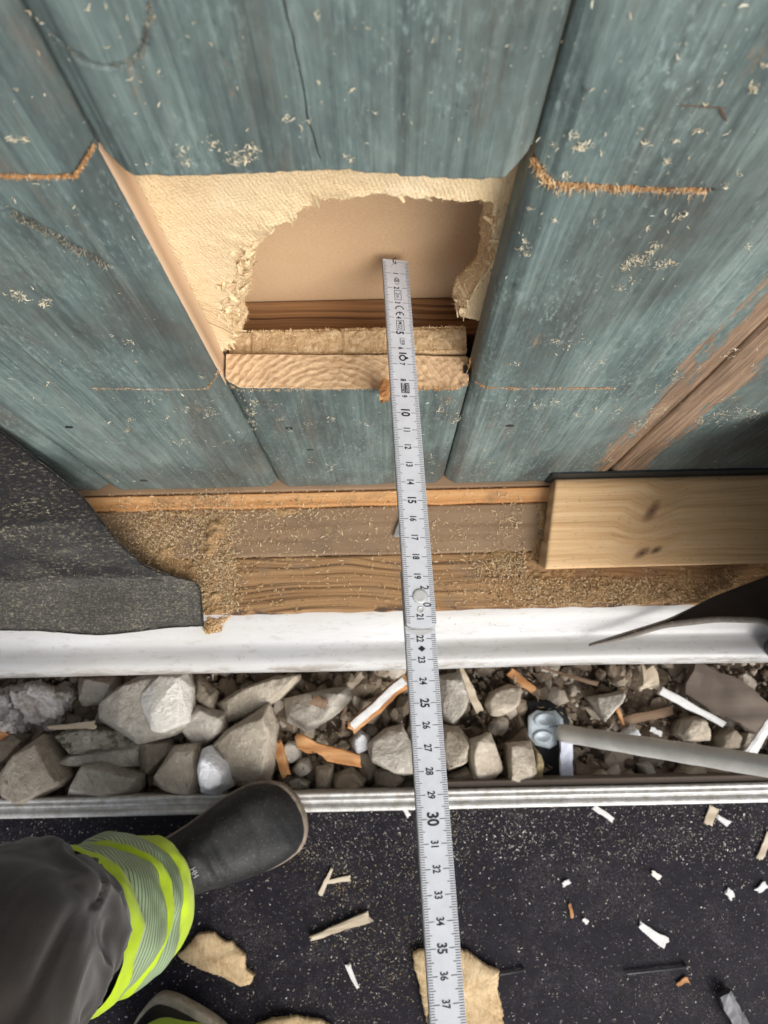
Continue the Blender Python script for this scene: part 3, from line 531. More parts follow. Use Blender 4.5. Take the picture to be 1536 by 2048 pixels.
keep = ~((px_ > 200 + (py_ - 345) * .56) & (px_ < 1060 - (py_ - 345) * .27) & (py_ > 330) & (py_ < 785)); px_, py_ = px_[keep], py_[keep]
pos = np.array([W(a, b, -.0007) for a, b in zip(px_, py_)]); ok = (pos[:, 2] > .372) & (pos[:, 2] < .95) & (pos[:, 0] > -.4) & (pos[:, 0] < .5); pos = pos[ok]; n_ = len(pos); pos[:, 1] += surf_y(pos[:, 0])
big = RNG.uniform(0, 1, n_) ** 4
tag(slivers('clinging_shavings', pos, st(RNG.normal(0, 1, n_), RNG.normal(0, .3, n_), RNG.normal(0, 1, n_)), .0006 + .0024 * big, .00013 + .00026 * big * RNG.uniform(.4, 1, n_), chip_mat('paint_shavings', S(196, 182, 150), S(220, 208, 180), S(232, 226, 208)), wall, 1.6, flat=.3, seed=22, up=(0, -1, 0)), kind='stuff')
tw = wp((1378, 208), (1436, 212), (1440, 214), (1452, 236)); 
slivers('dark_splinter', [np.array([(tw[0][0] + tw[1][0]) / 2, -.0006, (tw[0][1] + tw[1][1]) / 2]), np.array([(tw[2][0] + tw[3][0]) / 2, -.0006, (tw[2][1] + tw[3][1]) / 2])], [(tw[1][0] - tw[0][0], 0, tw[1][1] - tw[0][1]), (tw[3][0] - tw[2][0], 0, tw[3][1] - tw[2][1])], [.0155, .008], [.0004, .0006], CHIPDK, wall, .1, seed=4)
# nail heads and small holes in the boards
for a, b, r_ in ((288, 962, .0028), (390, 867, .002), (621, 900, .0022), (578, 858, .0022), (1020, 852, .0026), (138, 855, .0022)):
    p = W(a, b, -.0004); bm = bmesh.new(); bmesh.ops.create_circle(bm, cap_ends=True, segments=14, radius=r_)
    bmesh.ops.transform(bm, matrix=Matrix.Translation(p) @ Matrix.Rotation(math.pi / 2, 4, 'X') @ Matrix.Diagonal((1.2, .8, 1, 1)), verts=bm.verts[:])
    ex = bmesh.ops.extrude_face_region(bm, geom=bm.faces[:]); bmesh.ops.translate(bm, vec=(0, .001, 0), verts=[v for v in ex['geom'] if isinstance(v, bmesh.types.BMVert)])
    from_bm('nail_head', bm, HOOK, wall)

# ------------------------------------------------------------------ sill, flashing, foundation
def plank_top(name, x0, x1, y0, y1, z0, z1, mat, parent, rough=.0005, sd=1, edge=.001, nx=700, ny=40):
    xs = np.linspace(x0, x1, nx); ys = np.linspace(0, 1, ny); X, T = np.meshgrid(xs, ys)
    ye0 = y0 + edge * fbm(st(X * 60, 0 * X + sd, 0 * X), 4); ye1 = y1 + edge * .3 * fbm(st(X * 60, 0 * X + sd + 5, 0 * X), 3); Y = ye0 + (ye1 - ye0) * T
    ed = np.minimum(Y - ye0, ye1 - Y); Z = z1 + rough * fbm(st(X * 12, Y * 190, 0 * X + sd), 4) - .0012 * np.clip(1 - ed / .0014, 0, 1) ** 2
    Vt = st(X, Y, Z).reshape(-1, 3); n = len(Vt); f = Vt[:nx].copy(); f[:, 2] = z0; b = Vt[-nx:].copy(); b[:, 2] = z0; a = np.arange(nx - 1)
    V = np.concatenate([Vt, f, b]); f1 = np.stack([a, a + 1, n + a + 1, n + a], -1)[:, ::-1]; b0 = n - nx; f2 = np.stack([b0 + a, b0 + a + 1, n + nx + a + 1, n + nx + a], -1)
    f3 = np.stack([n + a, n + a + 1, n + nx + a + 1, n + nx + a], -1)[:, ::-1]
    e = np.arange(0, n, nx); er = e + nx - 1
    return mk(name, V, [gridf(ny, nx), f1, f2, f3], mat, parent)
sill = tag(empty('timber_sill', (0, -.06, .30)), 'dusty brown double timber sill under the teal boards', 'sill')
def child(o, root): o.parent = root; o.matrix_parent_inverse = Matrix.Translation(-root.location); return o
child(plank_top('sill_trim', -.66, .66, -.0178, -.0045, .335, .3625, TRIMW, None, .0003, 3, .0006), sill)
child(plank_top('sill_plank', -.66, .66, -.0625, -.0185, .315, L, LEDGE1, None, .0002, 4, .0006), sill)
child(plank_top('sill_plank', -.66, .66, -.1125, -.0632, .315, L - .001, LEDGE2, None, .00012, 6, .0007), sill)
def profile(name, P, x0, x1, mat, parent=None, nx=2, wob=0):
    P = np.array(P); xs = np.linspace(x0, x1, nx); V = np.zeros((nx, len(P), 3)); V[..., 0] = xs[:, None]; V[..., 1] = P[None, :, 0]; V[..., 2] = P[None, :, 1]
    if wob: V[..., 1] += wob * fbm(st(V[..., 0] * 5, 0 * V[..., 0], 0 * V[..., 0]), 2); V[..., 2] += wob * fbm(st(V[..., 0] * 9, V[..., 1] * 30, 0 * V[..., 0] + 4), 2)
    bm_v = V.reshape(-1, 3); n = len(P); fs = [gridf(nx, n, wrap=True)]
    o = mk(name, bm_v, fs, mat, parent, smooth=True); 
    bm = bmesh.new(); bm.from_mesh(o.data); bm.verts.ensure_lookup_table()
    bm.faces.new([bm.verts[i] for i in range(n)]); bm.faces.new([bm.verts[(nx - 1) * n + i] for i in reversed(range(n))])
    bmesh.ops.recalc_face_normals(bm, faces=bm.faces[:]); bm.to_mesh(o.data); bm.free(); return o
top = [(-.098, .350), (-.112, .3485), (-.120, .3465), (-.1265, .3425), (-.1315, .3375), (-.1355, .3345), (-.1395, .3338), (-.1440, .3352), (-.149, .3372), (-.1535, .3378), (-.1575, .3365), (-.1605, .3330), (-.1620, .328), (-.1625, .320)]
fl = profile('metal_flashing', top + [(y + .0012, z - .0016) for y, z in top[::-1]], -.9, .9, WHITEM, None, 160, .0013)
tag(fl, 'white coated metal flashing strip along the front of the sill', 'flashing')
tag(slab('foundation_wall', -.9, .9, -.094, .35, -.3, .3145, CONC, None, .004), 'rough grey foundation wall under the timber sill', 'foundation')
fm_ = 260; x_ = RNG.uniform(-.33, .33, fm_); 
# ------------------------------------------------------------------ scaffold platform
sca = tag(empty('scaffold_platform', (0, -.7, 0)), 'black film faced scaffold platform with an aluminium edge', 'platform')
child(slab('deck', -1.4, 1.4, -1.15, -.3335, -.016, -.002, DECK, None, .001), sca)
rp = [(-.3095, -.035), (-.3095, -.004), (-.3105, .001), (-.3125, .0016), (-.3145, .001), (-.3152, -.0015), (-.3168, -.0015), (-.3175, .0012), (-.3205, .0012), (-.3215, -.002), (-.3255, -.002), (-.3262, .0018), (-.3280, .0028), (-.3315, .0028), (-.3330, .0016), (-.3332, -.035)]
child(profile('edge_rail', rp, -1.4, 1.4, ALU, None, 60, .0003), sca)
child(slab('edge_batten', .04, 1.4, -.3085, -.3005, -.05, -.006, GREYW, None, .001), sca)
for x in (-1.1, 0.9):
    child(slab('cross_beam', x, x + .05, -1.15, -.334, -.075, -.017, ALU, None, .003), sca)
    for y in (-1.05, -.45): child(slab('support_foot', x, x + .05, y, y + .05, GZ - .02, -.0755, ALU, None, .003), sca)

# ------------------------------------------------------------------ pine beam, dark batten, membranes
bl = tag(empty('pine_beam', (.24, -.05, L)), 'pale knotty pine beam lying on the right end of the sill', 'beam')
BZ = .381; ex0 = G(1113, 968, BZ); ex1 = G(1090, 1138, BZ); 
nx, ny = 260, 60; xs = np.linspace(0, 1, nx); ys = np.linspace(0, 1, ny); Xg, Tg = np.meshgrid(xs, ys)
YB0, YB1 = float(ex1[1]), float(G(1113, 956, BZ)[1]); Yg = YB0 + (YB1 - YB0) * Tg + .002 * Xg * (1 - Tg); xl = ex1[0] + (ex0[0] - ex1[0]) * Tg; Xw = xl + (.56 - xl) * Xg
e_ = np.minimum.reduce([(Yg - YB0), (YB1 - Yg), (Xw - xl) * 2]); Zg = BZ - .0012 * np.clip(1 - e_ / .002, 0, 1) ** 2 + .00025 * fbm(st(Xw * 14, Yg * 160, 0 * Xw), 3)
Zg = Zg - .0022 * np.clip((Yg - (YB1 - .0062)) / .006, 0, 1) ** 1.5
Vt = st(Xw, Yg, Zg).reshape(-1, 3); n = len(Vt)
A = np.arange(n).reshape(ny, nx); ring = np.concatenate([A[0, :], A[1:, -1], A[-1, -2::-1], A[-2:0:-1, 0]]); Bt = Vt[ring].copy(); Bt[:, 2] = L + .0012
sk = Bt[:, 0] < .2; Bt[sk, 0] -= .0015; Bt[:, 1] = np.where(Bt[:, 1] < -.06, Bt[:, 1] + .007, Bt[:, 1]); k = np.arange(len(ring)); k2 = (k + 1) % len(ring)
sf = np.stack([ring[k], n + k, n + k2, ring[k2]], -1)
mi = np.concatenate([np.zeros(len(gridf(ny, nx)), int), np.ones(len(sf), int)])
child(mk('beam_body', np.concatenate([Vt, Bt]), [gridf(ny, nx), sf], [PINE, PINEEND], None, mi=mi), bl)
bt = tag(slab('stained_batten', float(G(1103, 940, .394)[0]), .56, float(G(1113, 956, BZ)[1]) + .0012, -.0016, L + .0032, .3945, BLACKW, None, .0015), 'black stained batten standing between the pine beam and the wall', 'batten')
def sheet(name, P, thick, mat, parent=None, emat=None, upv=None):
    P = np.asarray(P, float); nr, nc, _ = P.shape; du = np.gradient(P, axis=0); dv_ = np.gradient(P, axis=1); nn = np.cross(du, dv_); nn /= np.linalg.norm(nn, axis=2)[..., None] + 1e-12
    Q = P - nn * thick; n = nr * nc; A = np.arange(n).reshape(nr, nc); ring = np.concatenate([A[0, :], A[1:, -1], A[-1, -2::-1], A[-2:0:-1, 0]]); k = np.arange(len(ring)); k2 = (k + 1) % len(ring)
    e = np.stack([ring[k], ring[k2], n + ring[k2], n + ring[k]], -1); g = gridf(nr, nc)
    mi = np.concatenate([np.zeros(len(g), int), np.full(len(g), 2 if isinstance(mat, list) and len(mat) > 2 else 0), np.ones(len(e), int)])
    return mk(name, np.concatenate([P.reshape(-1, 3), Q.reshape(-1, 3)]), [g, g[:, ::-1] + n, e], mat if isinstance(mat, list) else [mat, emat or mat], parent, mi=mi)
edge = np.array([G(409, 1252, .366), G(404, 1205, .3685), G(401, 1175, .370), G(392, 1163, .371), G(340, 1150, .374), G(290, 1130, .385), G(240, 1085, .405), G(200, 1035, .43), G(165, 990, .46), G(80, 922, .50), W(2, 860, -.0042), W(-120, 770, -.004)])
es = np.concatenate([[0], np.cumsum(np.linalg.norm(np.diff(edge, axis=0), axis=1))]); nv = 120; sv = np.linspace(0, es[-1], nv); E_ = np.stack([np.interp(sv, es, edge[:, k]) for k in range(3)], 1)
for _ in range(3): E_[1:-1] = .25 * E_[:-2] + .5 * E_[1:-1] + .25 * E_[2:]
nu = 200; uu = np.linspace(0, 1, nu); MP = np.zeros((nv, nu, 3)); xl = -.72
MP[..., 0] = xl + (E_[:, None, 0] - xl) * uu[None]; MP[..., 1] = E_[:, None, 1]; MP[..., 2] = E_[:, None, 2]
vv = np.linspace(0, 1, nv)[:, None] + 0 * uu[None]
bul = np.exp(-((MP[..., 0] + .245) / .045) ** 2) * np.clip(1 - vv * 9, 0, 1); MP[..., 1] -= .006 * bul; MP[..., 2] += .003 * bul
rip = fbm(st(MP[..., 0] * 7, vv * 3, 0 * vv), 3); dist = np.clip((E_[:, None, 0] - MP[..., 0]) / .05, 0, 1) * np.sin(np.pi * np.clip(vv * 1.1, 0, 1)); MP[..., 2] += .010 * np.abs(rip) * dist; MP[..., 1] += -.007 * np.abs(rip) * dist
MP[..., 2] += .0004 * fbm(st(MP[..., 0] * 160, vv * 90, 0 * vv + 3), 2); MP[..., 1] = np.minimum(MP[..., 1], -.0035)
mem = tag(sheet('roofing_membrane', MP, .0016, [MEMB, MEMB]), 'dusty dark grey membrane sheet draped from the boards over the left sill', 'membrane')
# right flap: the same kind of sheet, rising away from the sill, its unseen curl added to shade the beam
lo = np.array([G(1178, 1292, .345), G(1250, 1275, .352), G(1330, 1250, .362), G(1433, 1238, .378), G(1536, 1241, .40), (.318, -.165, .425), (.300, -.19, .46), (.281, -.22, .50), (.262, -.26, .54)])
hi = np.array([G(1181, 1290, .3458), G(1258, 1266, .354), G(1344, 1240, .3635), G(1418, 1196, .366), G(1536, 1151, .372), (.350, -.080, .39), (.337, -.06, .43), (.314, -.04, .48), (.298, -.03, .505), (.279, -.022, .545)])
def rs(P, n):
    s = np.concatenate([[0], np.cumsum(np.linalg.norm(np.diff(P, axis=0), axis=1))]); u = np.linspace(0, 1, n); q = np.stack([np.interp(u, s / s[-1], P[:, k]) for k in range(3)], 1)
    for _ in range(4): q[1:-1] = .25 * q[:-2] + .5 * q[1:-1] + .25 * q[2:]
    return q
lo_, hi_ = rs(lo, 90), rs(hi, 90); tt = np.linspace(0, 1, 24); FP = lo_[:, None] + (hi_ - lo_)[:, None] * tt[None, :, None]
FP[..., 2] -= .010 * np.sin(np.pi * tt)[None] * np.linspace(0, 1, 90)[:, None]
flap = tag(sheet('membrane_flap', FP, .0022, [MEMB2, MEMBEDGE, MEMB2]), 'dark brown membrane flap with a pale cut tip over the right flashing', 'membrane')
lr = lo_[:62]; tl = np.gradient(lr, axis=0); tl /= np.linalg.norm(tl, axis=1)[:, None]; sl_ = np.cross(tl, (0, 0, 1)); sl_ /= np.linalg.norm(sl_, axis=1)[:, None]; ul = np.cross(sl_, tl); th = np.linspace(0, 2 * np.pi, 10, endpoint=False); rr = np.interp(np.linspace(0, 1, 62), [0, .1, .35, .8, 1], [.0006, .0016, .0028, .0024, .0008])
loft('cut_edge', lr[:, None] + sl_[:, None] * (np.cos(th)[None] * rr[:, None])[..., None] + ul[:, None] * (np.sin(th)[None] * rr[:, None] * .6)[..., None], MEMBEDGE, flap)
ap = rs(np.array([(.272, 0, .543), (.31, 0, .555), (.36, 0, .535), (.395, 0, .49), (.41, 0, .43), (.415, 0, .3640)]), 60); ay = np.linspace(-.262, -.004, 40); AP = np.zeros((60, 40, 3)); AP[..., 0] = ap[:, None, 0] + .01 * np.sin(ay * 40)[None]; AP[..., 1] = ay[None]; AP[..., 2] = ap[:, None, 2] + np.where(ay < -.11, 0, 0)[None]
sheet('added_shade_arch', AP, .002, [MEMB2, MEMBEDGE, MEMB2], flap)  # unseen arched sheet, added to keep light off the beam's right end
n_ = 60; k = RNG.integers(2, 45, n_); tag(slivers('flap_fibres', lo_[k] + RNG.normal(0, .0008, (n_, 3)), RNG.normal(0, 1, (n_, 3)), RNG.uniform(.002, .006, n_), .0002, CHIPF, flap, .8, seed=9), kind='stuff')
# a dark knob at the right edge of the flashing
p = G(1556, 1296, .345); t_ = np.linspace(0, 2 * np.pi, 32, endpoint=False)
tag(loft('round_knob', np.array([st(p[0] + r * np.cos(t_), p[1] + r * np.sin(t_), 0 * t_ + z) for r, z in ((.0095, .339), (.0105, .344), (.0105, .35), (.009, .354), (.004, .355))]), HOOK), 'dark round plastic knob on the flashing at the right picture edge', 'knob')
# grey metal scrap beside the ruler
def plate(name, outline, z0, th, mat, parent=None, jag=.0006, step=.0015, seed=1, warp=.001, emat=None):
    P = np.array(outline, float); n = len(P); pts = []
    for i in range(n):
        a, b = P[i], P[(i + 1) % n]; m = max(1, int(np.linalg.norm(b - a) / step))
        for k in range(m): pts.append(a + (b - a) * k / m)
    P = np.array(pts); c = P.mean(0); d = P - c; s = np.arange(len(P)) * step
    P = P + d / (np.linalg.norm(d, axis=1)[:, None] + 1e-9) * (jag * fbm(st(P[:, 0] * 350, P[:, 1] * 350, 0 * s + seed), 4))[:, None]
    rows = []
    for f, z in ((.93, 0), (1, .25), (1.0, .7), (.97, 1), (.7, 1), (.4, 1), (.15, 1)):
        Q = c + (P - c) * f; rows.append(st(Q[:, 0], Q[:, 1], z0 + th * z + (warp * fbm(st(Q[:, 0] * 60, Q[:, 1] * 60, 0 * s + seed), 3) if z >= .7 else 0)))
    return loft(name, np.array(rows), mat, parent, (True, True))
gp = lambda z, *pts: [G(a, b, z)[:2] for a, b in pts]
tag(plate('metal_scrap', gp(L + .001, (786, 1074), (808, 1076), (808, 1030), (799, 1038)), L + .002, .0012, RULERS, jag=.0001, warp=0), 'small grey metal offcut under the ruler on the sill', 'scrap')

# ------------------------------------------------------------------ sawdust on the sill
def heap(name, paths, x0, x1, y0, y1, z, amp, sd, mat=DUST, step=.0011, base=0):
    X, Y = np.meshgrid(np.arange(x0, x1, step), np.arange(y0, y1, step)); H = np.zeros(X.shape)
    for P, w, a in paths:
        d = seg_dist(X, Y, P); H = np.maximum(H, a * np.exp(-(d / w) ** 2))
    nz = fbm(st(X * 90, Y * 90, 0 * X + sd), 4); n2 = fbm(st(X * 420, Y * 420, 0 * X + sd), 3)
    H = H * (.8 + .9 * nz) + amp * .35 * n2 - amp * .30; keep = H > 0; Z = z + np.maximum(H, -.0005)
    f = gridf(*X.shape); kf = keep.reshape(-1)[f].any(1); V = st(X, Y, Z).reshape(-1, 3); f = f[kf]; used = np.unique(f); mp = np.zeros(len(V), int); mp[used] = np.arange(len(used))
    return tag(mk(name, V[used], mp[f], mat), kind='stuff')
g2 = lambda *pts: [tuple(G(a, b, L)[:2]) for a, b in pts]
heap('sawdust_pile', [(g2((440, 1020), (425, 1080), (425, 1150), (432, 1215)), .011, .0042), (g2((300, 1030), (330, 1060), (330, 1100)), .010, .003), (g2((250, 1025), (285, 1070), (300, 1110)), .007, .0028), (g2((340, 1030), (470, 1025), (600, 1020)), .005, .0016), (g2((340, 1140), (420, 1150)), .009, .0035), (g2((455, 1090), (455, 1215)), .006, .003)], -.26, -.07, -.1128, -.018, L - .0004, .0032, 2)
heap('sawdust_pile', [(g2((1085, 1020), (1078, 1080), (1075, 1130)), .006, .0024), (g2((1000, 1110), (1040, 1130), (1080, 1150)), .007, .002), (g2((1080, 1165), (1200, 1190), (1330, 1190), (1450, 1180)), .013, .0030)], .075, .34, -.1105, -.0185, L - .0004, .0026, 5)
# the clump that hangs over the flashing
cp = np.array([G(*q, .346)[:2] for q in ((412, 1232), (466, 1230), (468, 1242), (446, 1256), (436, 1266), (410, 1273), (404, 1262))])
XX, YY = np.meshgrid(np.linspace(cp[:, 0].min() - .004, cp[:, 0].max() + .004, 90), np.linspace(cp[:, 1].min() - .004, cp[:, 1].max() + .004, 70))
ins = np.ones(XX.shape) * 9
for k in range(len(cp)):
    a, b = cp[k], cp[(k + 1) % len(cp)]; e_ = b - a; nn_ = np.array([-e_[1], e_[0]]) / np.linalg.norm(e_); ins = np.minimum(ins, -((XX - a[0]) * nn_[0] + (YY - a[1]) * nn_[1]) if np.cross(cp[1] - cp[0], cp[2] - cp[1]) < 0 else (XX - a[0]) * nn_[0] + (YY - a[1]) * nn_[1])
ins = ins + .0022 * fbm(st(XX * 260, YY * 260, 0 * XX), 4); kp = ins > 0; ZZ = .3455 + .004 * np.clip(ins / .004, 0, 1) + .0016 * fbm(st(XX * 300, YY * 300, 0 * XX + 2), 4)
f_ = gridf(*XX.shape); f_ = f_[kp.reshape(-1)[f_].all(1)]; us = np.unique(f_); mp = np.zeros(XX.size, int); mp[us] = np.arange(len(us)); Vc = st(XX, YY, ZZ).reshape(-1, 3)[us]
c0 = mk('sawdust_clump', Vc, mp[f_], DUST); so_ = c0.modifiers.new('solid', 'SOLIDIFY'); so_.thickness = .003; so_.offset = -1
tag(c0, 'crumbly sawdust clump hanging over the white flashing by the membrane', 'sawdust clump'); k = RNG.integers(0, len(Vc), 900)
tag(slivers('clump_grains', Vc[k] + (0, 0, .0004), RNG.normal(0, 1, (900, 3)), RNG.uniform(.0005, .0022, 900), .0004, CHIPF, c0, .6, seed=77), kind='stuff')
def scatter(name, cl, rnd, z, lmin, lmax, w, mat, seed, tilt=.25, zf=None, ok=None):
    rg = np.random.default_rng(seed); a, b = [], []
    for (x, y, n, sx, sy) in cl: a += list(x + rg.normal(0, sx, n)); b += list(y + rg.normal(0, sy, n))
    for (x0, x1, y0, y1, n) in rnd: a += list(rg.uniform(x0, x1, n)); b += list(rg.uniform(y0, y1, n))
    P = np.array([G(i, j, z) for i, j in zip(a, b)])
    if ok is not None: P = P[ok(P)]
    n = len(P); big = rg.uniform(0, 1, n) ** 2.5
    if zf is not None: P[:, 2] = zf(P, rg)
    P[:, 2] += .0004 + big * .0004
    o = slivers(name, P, st(rg.normal(0, 1, n), rg.normal(0, 1, n), rg.normal(0, tilt, n)), lmin + (lmax - lmin) * big, w * (.5 + big), mat, None, .6, flat=.4, seed=seed, up=(0, 0, 1))
    return tag(o, kind='stuff')
oks = lambda P: (P[:, 1] > -.1128) & (P[:, 1] < -.001) & ~((P[:, 0] > .125) & (P[:, 1] > -.088))
scatter('sill_shavings', [(430, 1100, 1500, 26, 70), (330, 1050, 700, 60, 26), (300, 1090, 400, 40, 30), (440, 1190, 700, 22, 30), (560, 1020, 300, 90, 12), (1075, 1080, 420, 12, 40), (1030, 1130, 500, 45, 18), (1180, 1185, 1300, 110, 22), (1050, 1035, 250, 40, 20), (900, 1060, 300, 120, 30), (620, 1070, 260, 120, 30)], [(200, 1100, 1005, 1215, 700), (1080, 1536, 1140, 1215, 500), (200, 1100, 972, 1005, 500)], L, .0008, .0040, .00028, CHIP, 31, zf=lambda P, rg: np.where(P[:, 1] > -.018, .3627, L) + rg.uniform(0, .0022, len(P)) * ((P[:, 0] < -.1) | (P[:, 0] > .1)), ok=oks)
scatter('sawdust_granules', [(430, 1110, 5200, 20, 62), (330, 1050, 2600, 55, 26), (290, 1090, 1500, 36, 30), (440, 1200, 2200, 18, 24), (560, 1020, 500, 90, 10), (1076, 1085, 900, 10, 40), (1030, 1135, 1400, 40, 16), (1180, 1185, 4600, 105, 20), (520, 1060, 500, 60, 40)], [(200, 1100, 1005, 1215, 900)], L, .0003, .0016, .0006, chip_mat('sawdust_granules', S(120, 92, 62), S(184, 154, 116), S(214, 190, 156)), 33, zf=lambda P, rg: np.where(P[:, 1] > -.018, .3627, L) + rg.uniform(0, .0032, len(P)) * ((P[:, 0] < -.1) | (P[:, 0] > .1)), ok=oks)
# dust and fibres lying on the membrane
def on_sheet(n, seed, dens):
    rg = np.random.default_rng(seed); i = rg.integers(0, nv - 1, n * 3); j = rg.integers(nu // 2, nu - 1, n * 3); k = rg.uniform(0, 1, n * 3) < dens(i / nv, j / nu); i, j = i[k][:n], j[k][:n]
    P = MP[i, j] + rg.uniform(0, 1, (len(i), 1)) * (MP[i + 1, j] - MP[i, j]) + rg.uniform(0, 1, (len(i), 1)) * (MP[i, np.minimum(j + 1, nu - 1)] - MP[i, j]); P[:, 2] += .0009; P[:, 1] -= .0006
    return P, rg
P, rg = on_sheet(8000, 41, lambda v, u: np.where(v < .22, .9, .3) * (0.35 + .65 * (np.sin(u * 60) * .5 + .5)) * np.where((v > .05), 1, .7)); n_ = len(P); b_ = rg.uniform(0, 1, n_) ** 2.5
tag(slivers('membrane_shavings', P, rg.normal(0, 1, (n_, 3)) * (1, .8, .35), .0005 + .0024 * b_, .00012 + .00016 * b_, CHIP, mem, .8, flat=.4, seed=42), kind='stuff')
n_ = 130; P = np.array([G(a, b, .343) for a, b in zip(RNG.uniform(400, 1500, n_), RNG.uniform(1228, 1330, n_))]); P[:, 2] = np.interp(-P[:, 1], [-y for y, z in top], [z for y, z in top]) + .0005
tag(slivers('flashing_dust', P, RNG.normal(0, 1, (n_, 3)) * (1, 1, .2), RNG.uniform(.0005, .002, n_), .00018, CHIPDK, None, .5, seed=43, up=(0, 0, 1)), kind='stuff')

# ------------------------------------------------------------------ rubble in the gap
def rock(outline, h, mat, label, seed=1, z0=GZ, rough=.0013, name='rubble_stone', cat='stone', group='rubble stones in the gap', top=.86, tilt=(0, 0), sub=5, sm=0, rt=1):
    rg = np.random.default_rng(seed + 100); zm = z0 + h * .62; P = np.array([G(a, b, zm)[:2] for a, b in outline]); c = P.mean(0); P = c + (P - c) * 1.05; tilt = (tilt[0] + rt * rg.uniform(-.35, .35), tilt[1] + rt * rg.uniform(-.25, .35))
    pts = [(*(p + rg.normal(0, .0008, 2)), zm + rg.uniform(-.1, .12) * h + (p - c) @ np.array(tilt)) for p in P] + [(*(c + (p - c) * .86), z0 - .012) for p in P]
    for i in range(len(P)): q = (P[i] + P[(i + 1) % len(P)]) / 2 * rg.uniform(.0, .5) + P[i] * 1; q = P[i] * .75 + P[(i + 1) % len(P)] * .25; pts.append((*(c + (q - c) * rg.uniform(top - .12, top + .08)), z0 + h * rg.uniform(.88, 1.05) + (q - c) @ np.array(tilt)))
    bm = bmesh.new(); vs = [bm.verts.new(p) for p in pts]; r = bmesh.ops.convex_hull(bm, input=vs)
    bmesh.ops.delete(bm, geom=[v for v in bm.verts if not v.link_faces], context='VERTS')
    bmesh.ops.bevel(bm, geom=bm.edges[:], offset=.0006, segments=1, affect='EDGES', clamp_overlap=True); bmesh.ops.triangulate(bm, faces=bm.faces[:])
    for _ in range(9):
        lg = [e for e in bm.edges if e.calc_length() > .0034]
        if not lg: break
        bmesh.ops.subdivide_edges(bm, edges=lg, cuts=1); bmesh.ops.triangulate(bm, faces=[f for f in bm.faces if len(f.verts) > 3])
    for _ in range(sm): bmesh.ops.smooth_vert(bm, verts=bm.verts[:], factor=.35, use_axis_x=True, use_axis_y=True, use_axis_z=True)
    bm.normal_update(); C_ = np.array([v.co for v in bm.verts]); d = rough * fbm(C_ * 40 + seed, 2) + rough * .6 * np.abs(fbm(C_ * 150 + seed, 3)) + rough * .3 * fbm(C_ * 420 + seed, 2)
    for v, k in zip(list(bm.verts), d): v.co += v.normal * float(k)
    o = from_bm(name, bm, mat, None, True); return tag(o, label, cat, group)
def z7(*p): return [(a / 2, 1250 + b / 2) for a, b in p]
def z8(*p): return [(768 + a / 2, 1250 + b / 2) for a, b in p]
def z2(*p): return [(380 + a * 440 / 1536, 1330 + b * 440 / 1536) for a, b in p]
big_ = rock(z7((390, 330), (480, 250), (600, 195), (740, 190), (775, 250), (770, 400), (690, 440), (560, 465), (500, 420), (400, 380)), .085, STONE, 'largest grey block, with white mortar on its top right', 1, tilt=(.1, 0), rt=0)
mp_ = rock(z7((565, 285), (640, 215), (740, 198), (768, 250), (765, 385), (690, 425), (640, 430), (618, 385), (650, 360), (600, 320)), .101, MORTAR, None, 2, name='mortar_patch', cat=None, group=None, top=.95, tilt=(.1, 0), rough=.0012, rt=0)
mp_.parent = big_
rock(z7((10, 600), (60, 530), (180, 445), (225, 500), (275, 610), (250, 640), (140, 700), (30, 705)), .095, STONE2, 'big buff angular stone beside the rail at far left', 3, tilt=(.15, .1))
rock(z7((315, 212), (470, 215), (470, 310), (330, 318)), .05, STONE, 'small squared grey block under the flashing left of the mortared block', 4)
rock(z7((730, 440), (760, 370), (790, 325), (910, 350), (905, 420), (800, 492)), .07, STONE, 'grey stone tucked against the right side of the mortared block', 5)
rock(z7((780, 200), (870, 270), (860, 335), (790, 320)), .06, STONE3, 'shaded grey stone under the flashing behind the mortared block', 6)
rock(z7((868, 318), (960, 258), (1100, 205), (1195, 200), (1200, 222), (1130, 292), (1010, 358), (910, 388)), .075, STONE2, 'long flat slab of stone leaning below the flashing', 7, tilt=(.05, .2))
rock(z7((830, 490), (900, 425), (1080, 325), (1105, 395), (1088, 560), (1070, 645), (930, 645), (920, 545)), .085, STONE2, 'broad layered buff stone above the toe of the boot', 8, tilt=(.05, .05))
rock(z7((800, 590), (815, 500), (842, 488), (880, 520), (928, 562), (935, 640), (870, 672), (810, 662)), .115, WHITEST, 'bright white stone at the rail left of the boot', 9, rough=.0014, sm=4, top=.62)
rock(z7((600, 640), (700, 490), (800, 468), (812, 560), (800, 665), (690, 680)), .08, STONE2, 'buff stone at the rail left of the white stone', 10)
rock(z7((300, 670), (350, 558), (420, 550), (560, 600), (552, 655), (500, 695)), .075, STONE, 'pointed grey stone at the rail next to the big buff stone', 11)
rock(z7((240, 445), (260, 420), (390, 408), (500, 430), (482, 495), (300, 515)), .075, STONEM, 'mossy pale stone with dark pits at left', 12, rough=.003)
rock(z7((245, 520), (480, 500), (556, 470), (552, 570), (400, 562), (262, 558)), .05, STONE, 'flat grey stone under the mossy pale stone', 13)
rock(z7((1140, 300), (1200, 280), (1290, 262), (1390, 250), (1402, 290), (1330, 372), (1235, 432), (1150, 382)), .07, STONE, 'grey broken stone under a brown wood chip, below the flashing', 14, tilt=(.1, .15))
rock(z7((1408, 475), (1440, 420), (1480, 445), (1472, 492), (1430, 512)), .05, WHITEST, 'small round white pebble left of the ruler', 15, sm=4)
rock(z7((1150, 460), (1192, 470), (1205, 535), (1165, 555), (1130, 505)), .045, STONE, 'small grey stone between the two orange chips', 16, sm=3)
rock(z7((1165, 585), (1190, 540), (1235, 535), (1250, 580), (1205, 615)), .045, STONE, 'small round grey stone under the orange chip', 17, sm=3)
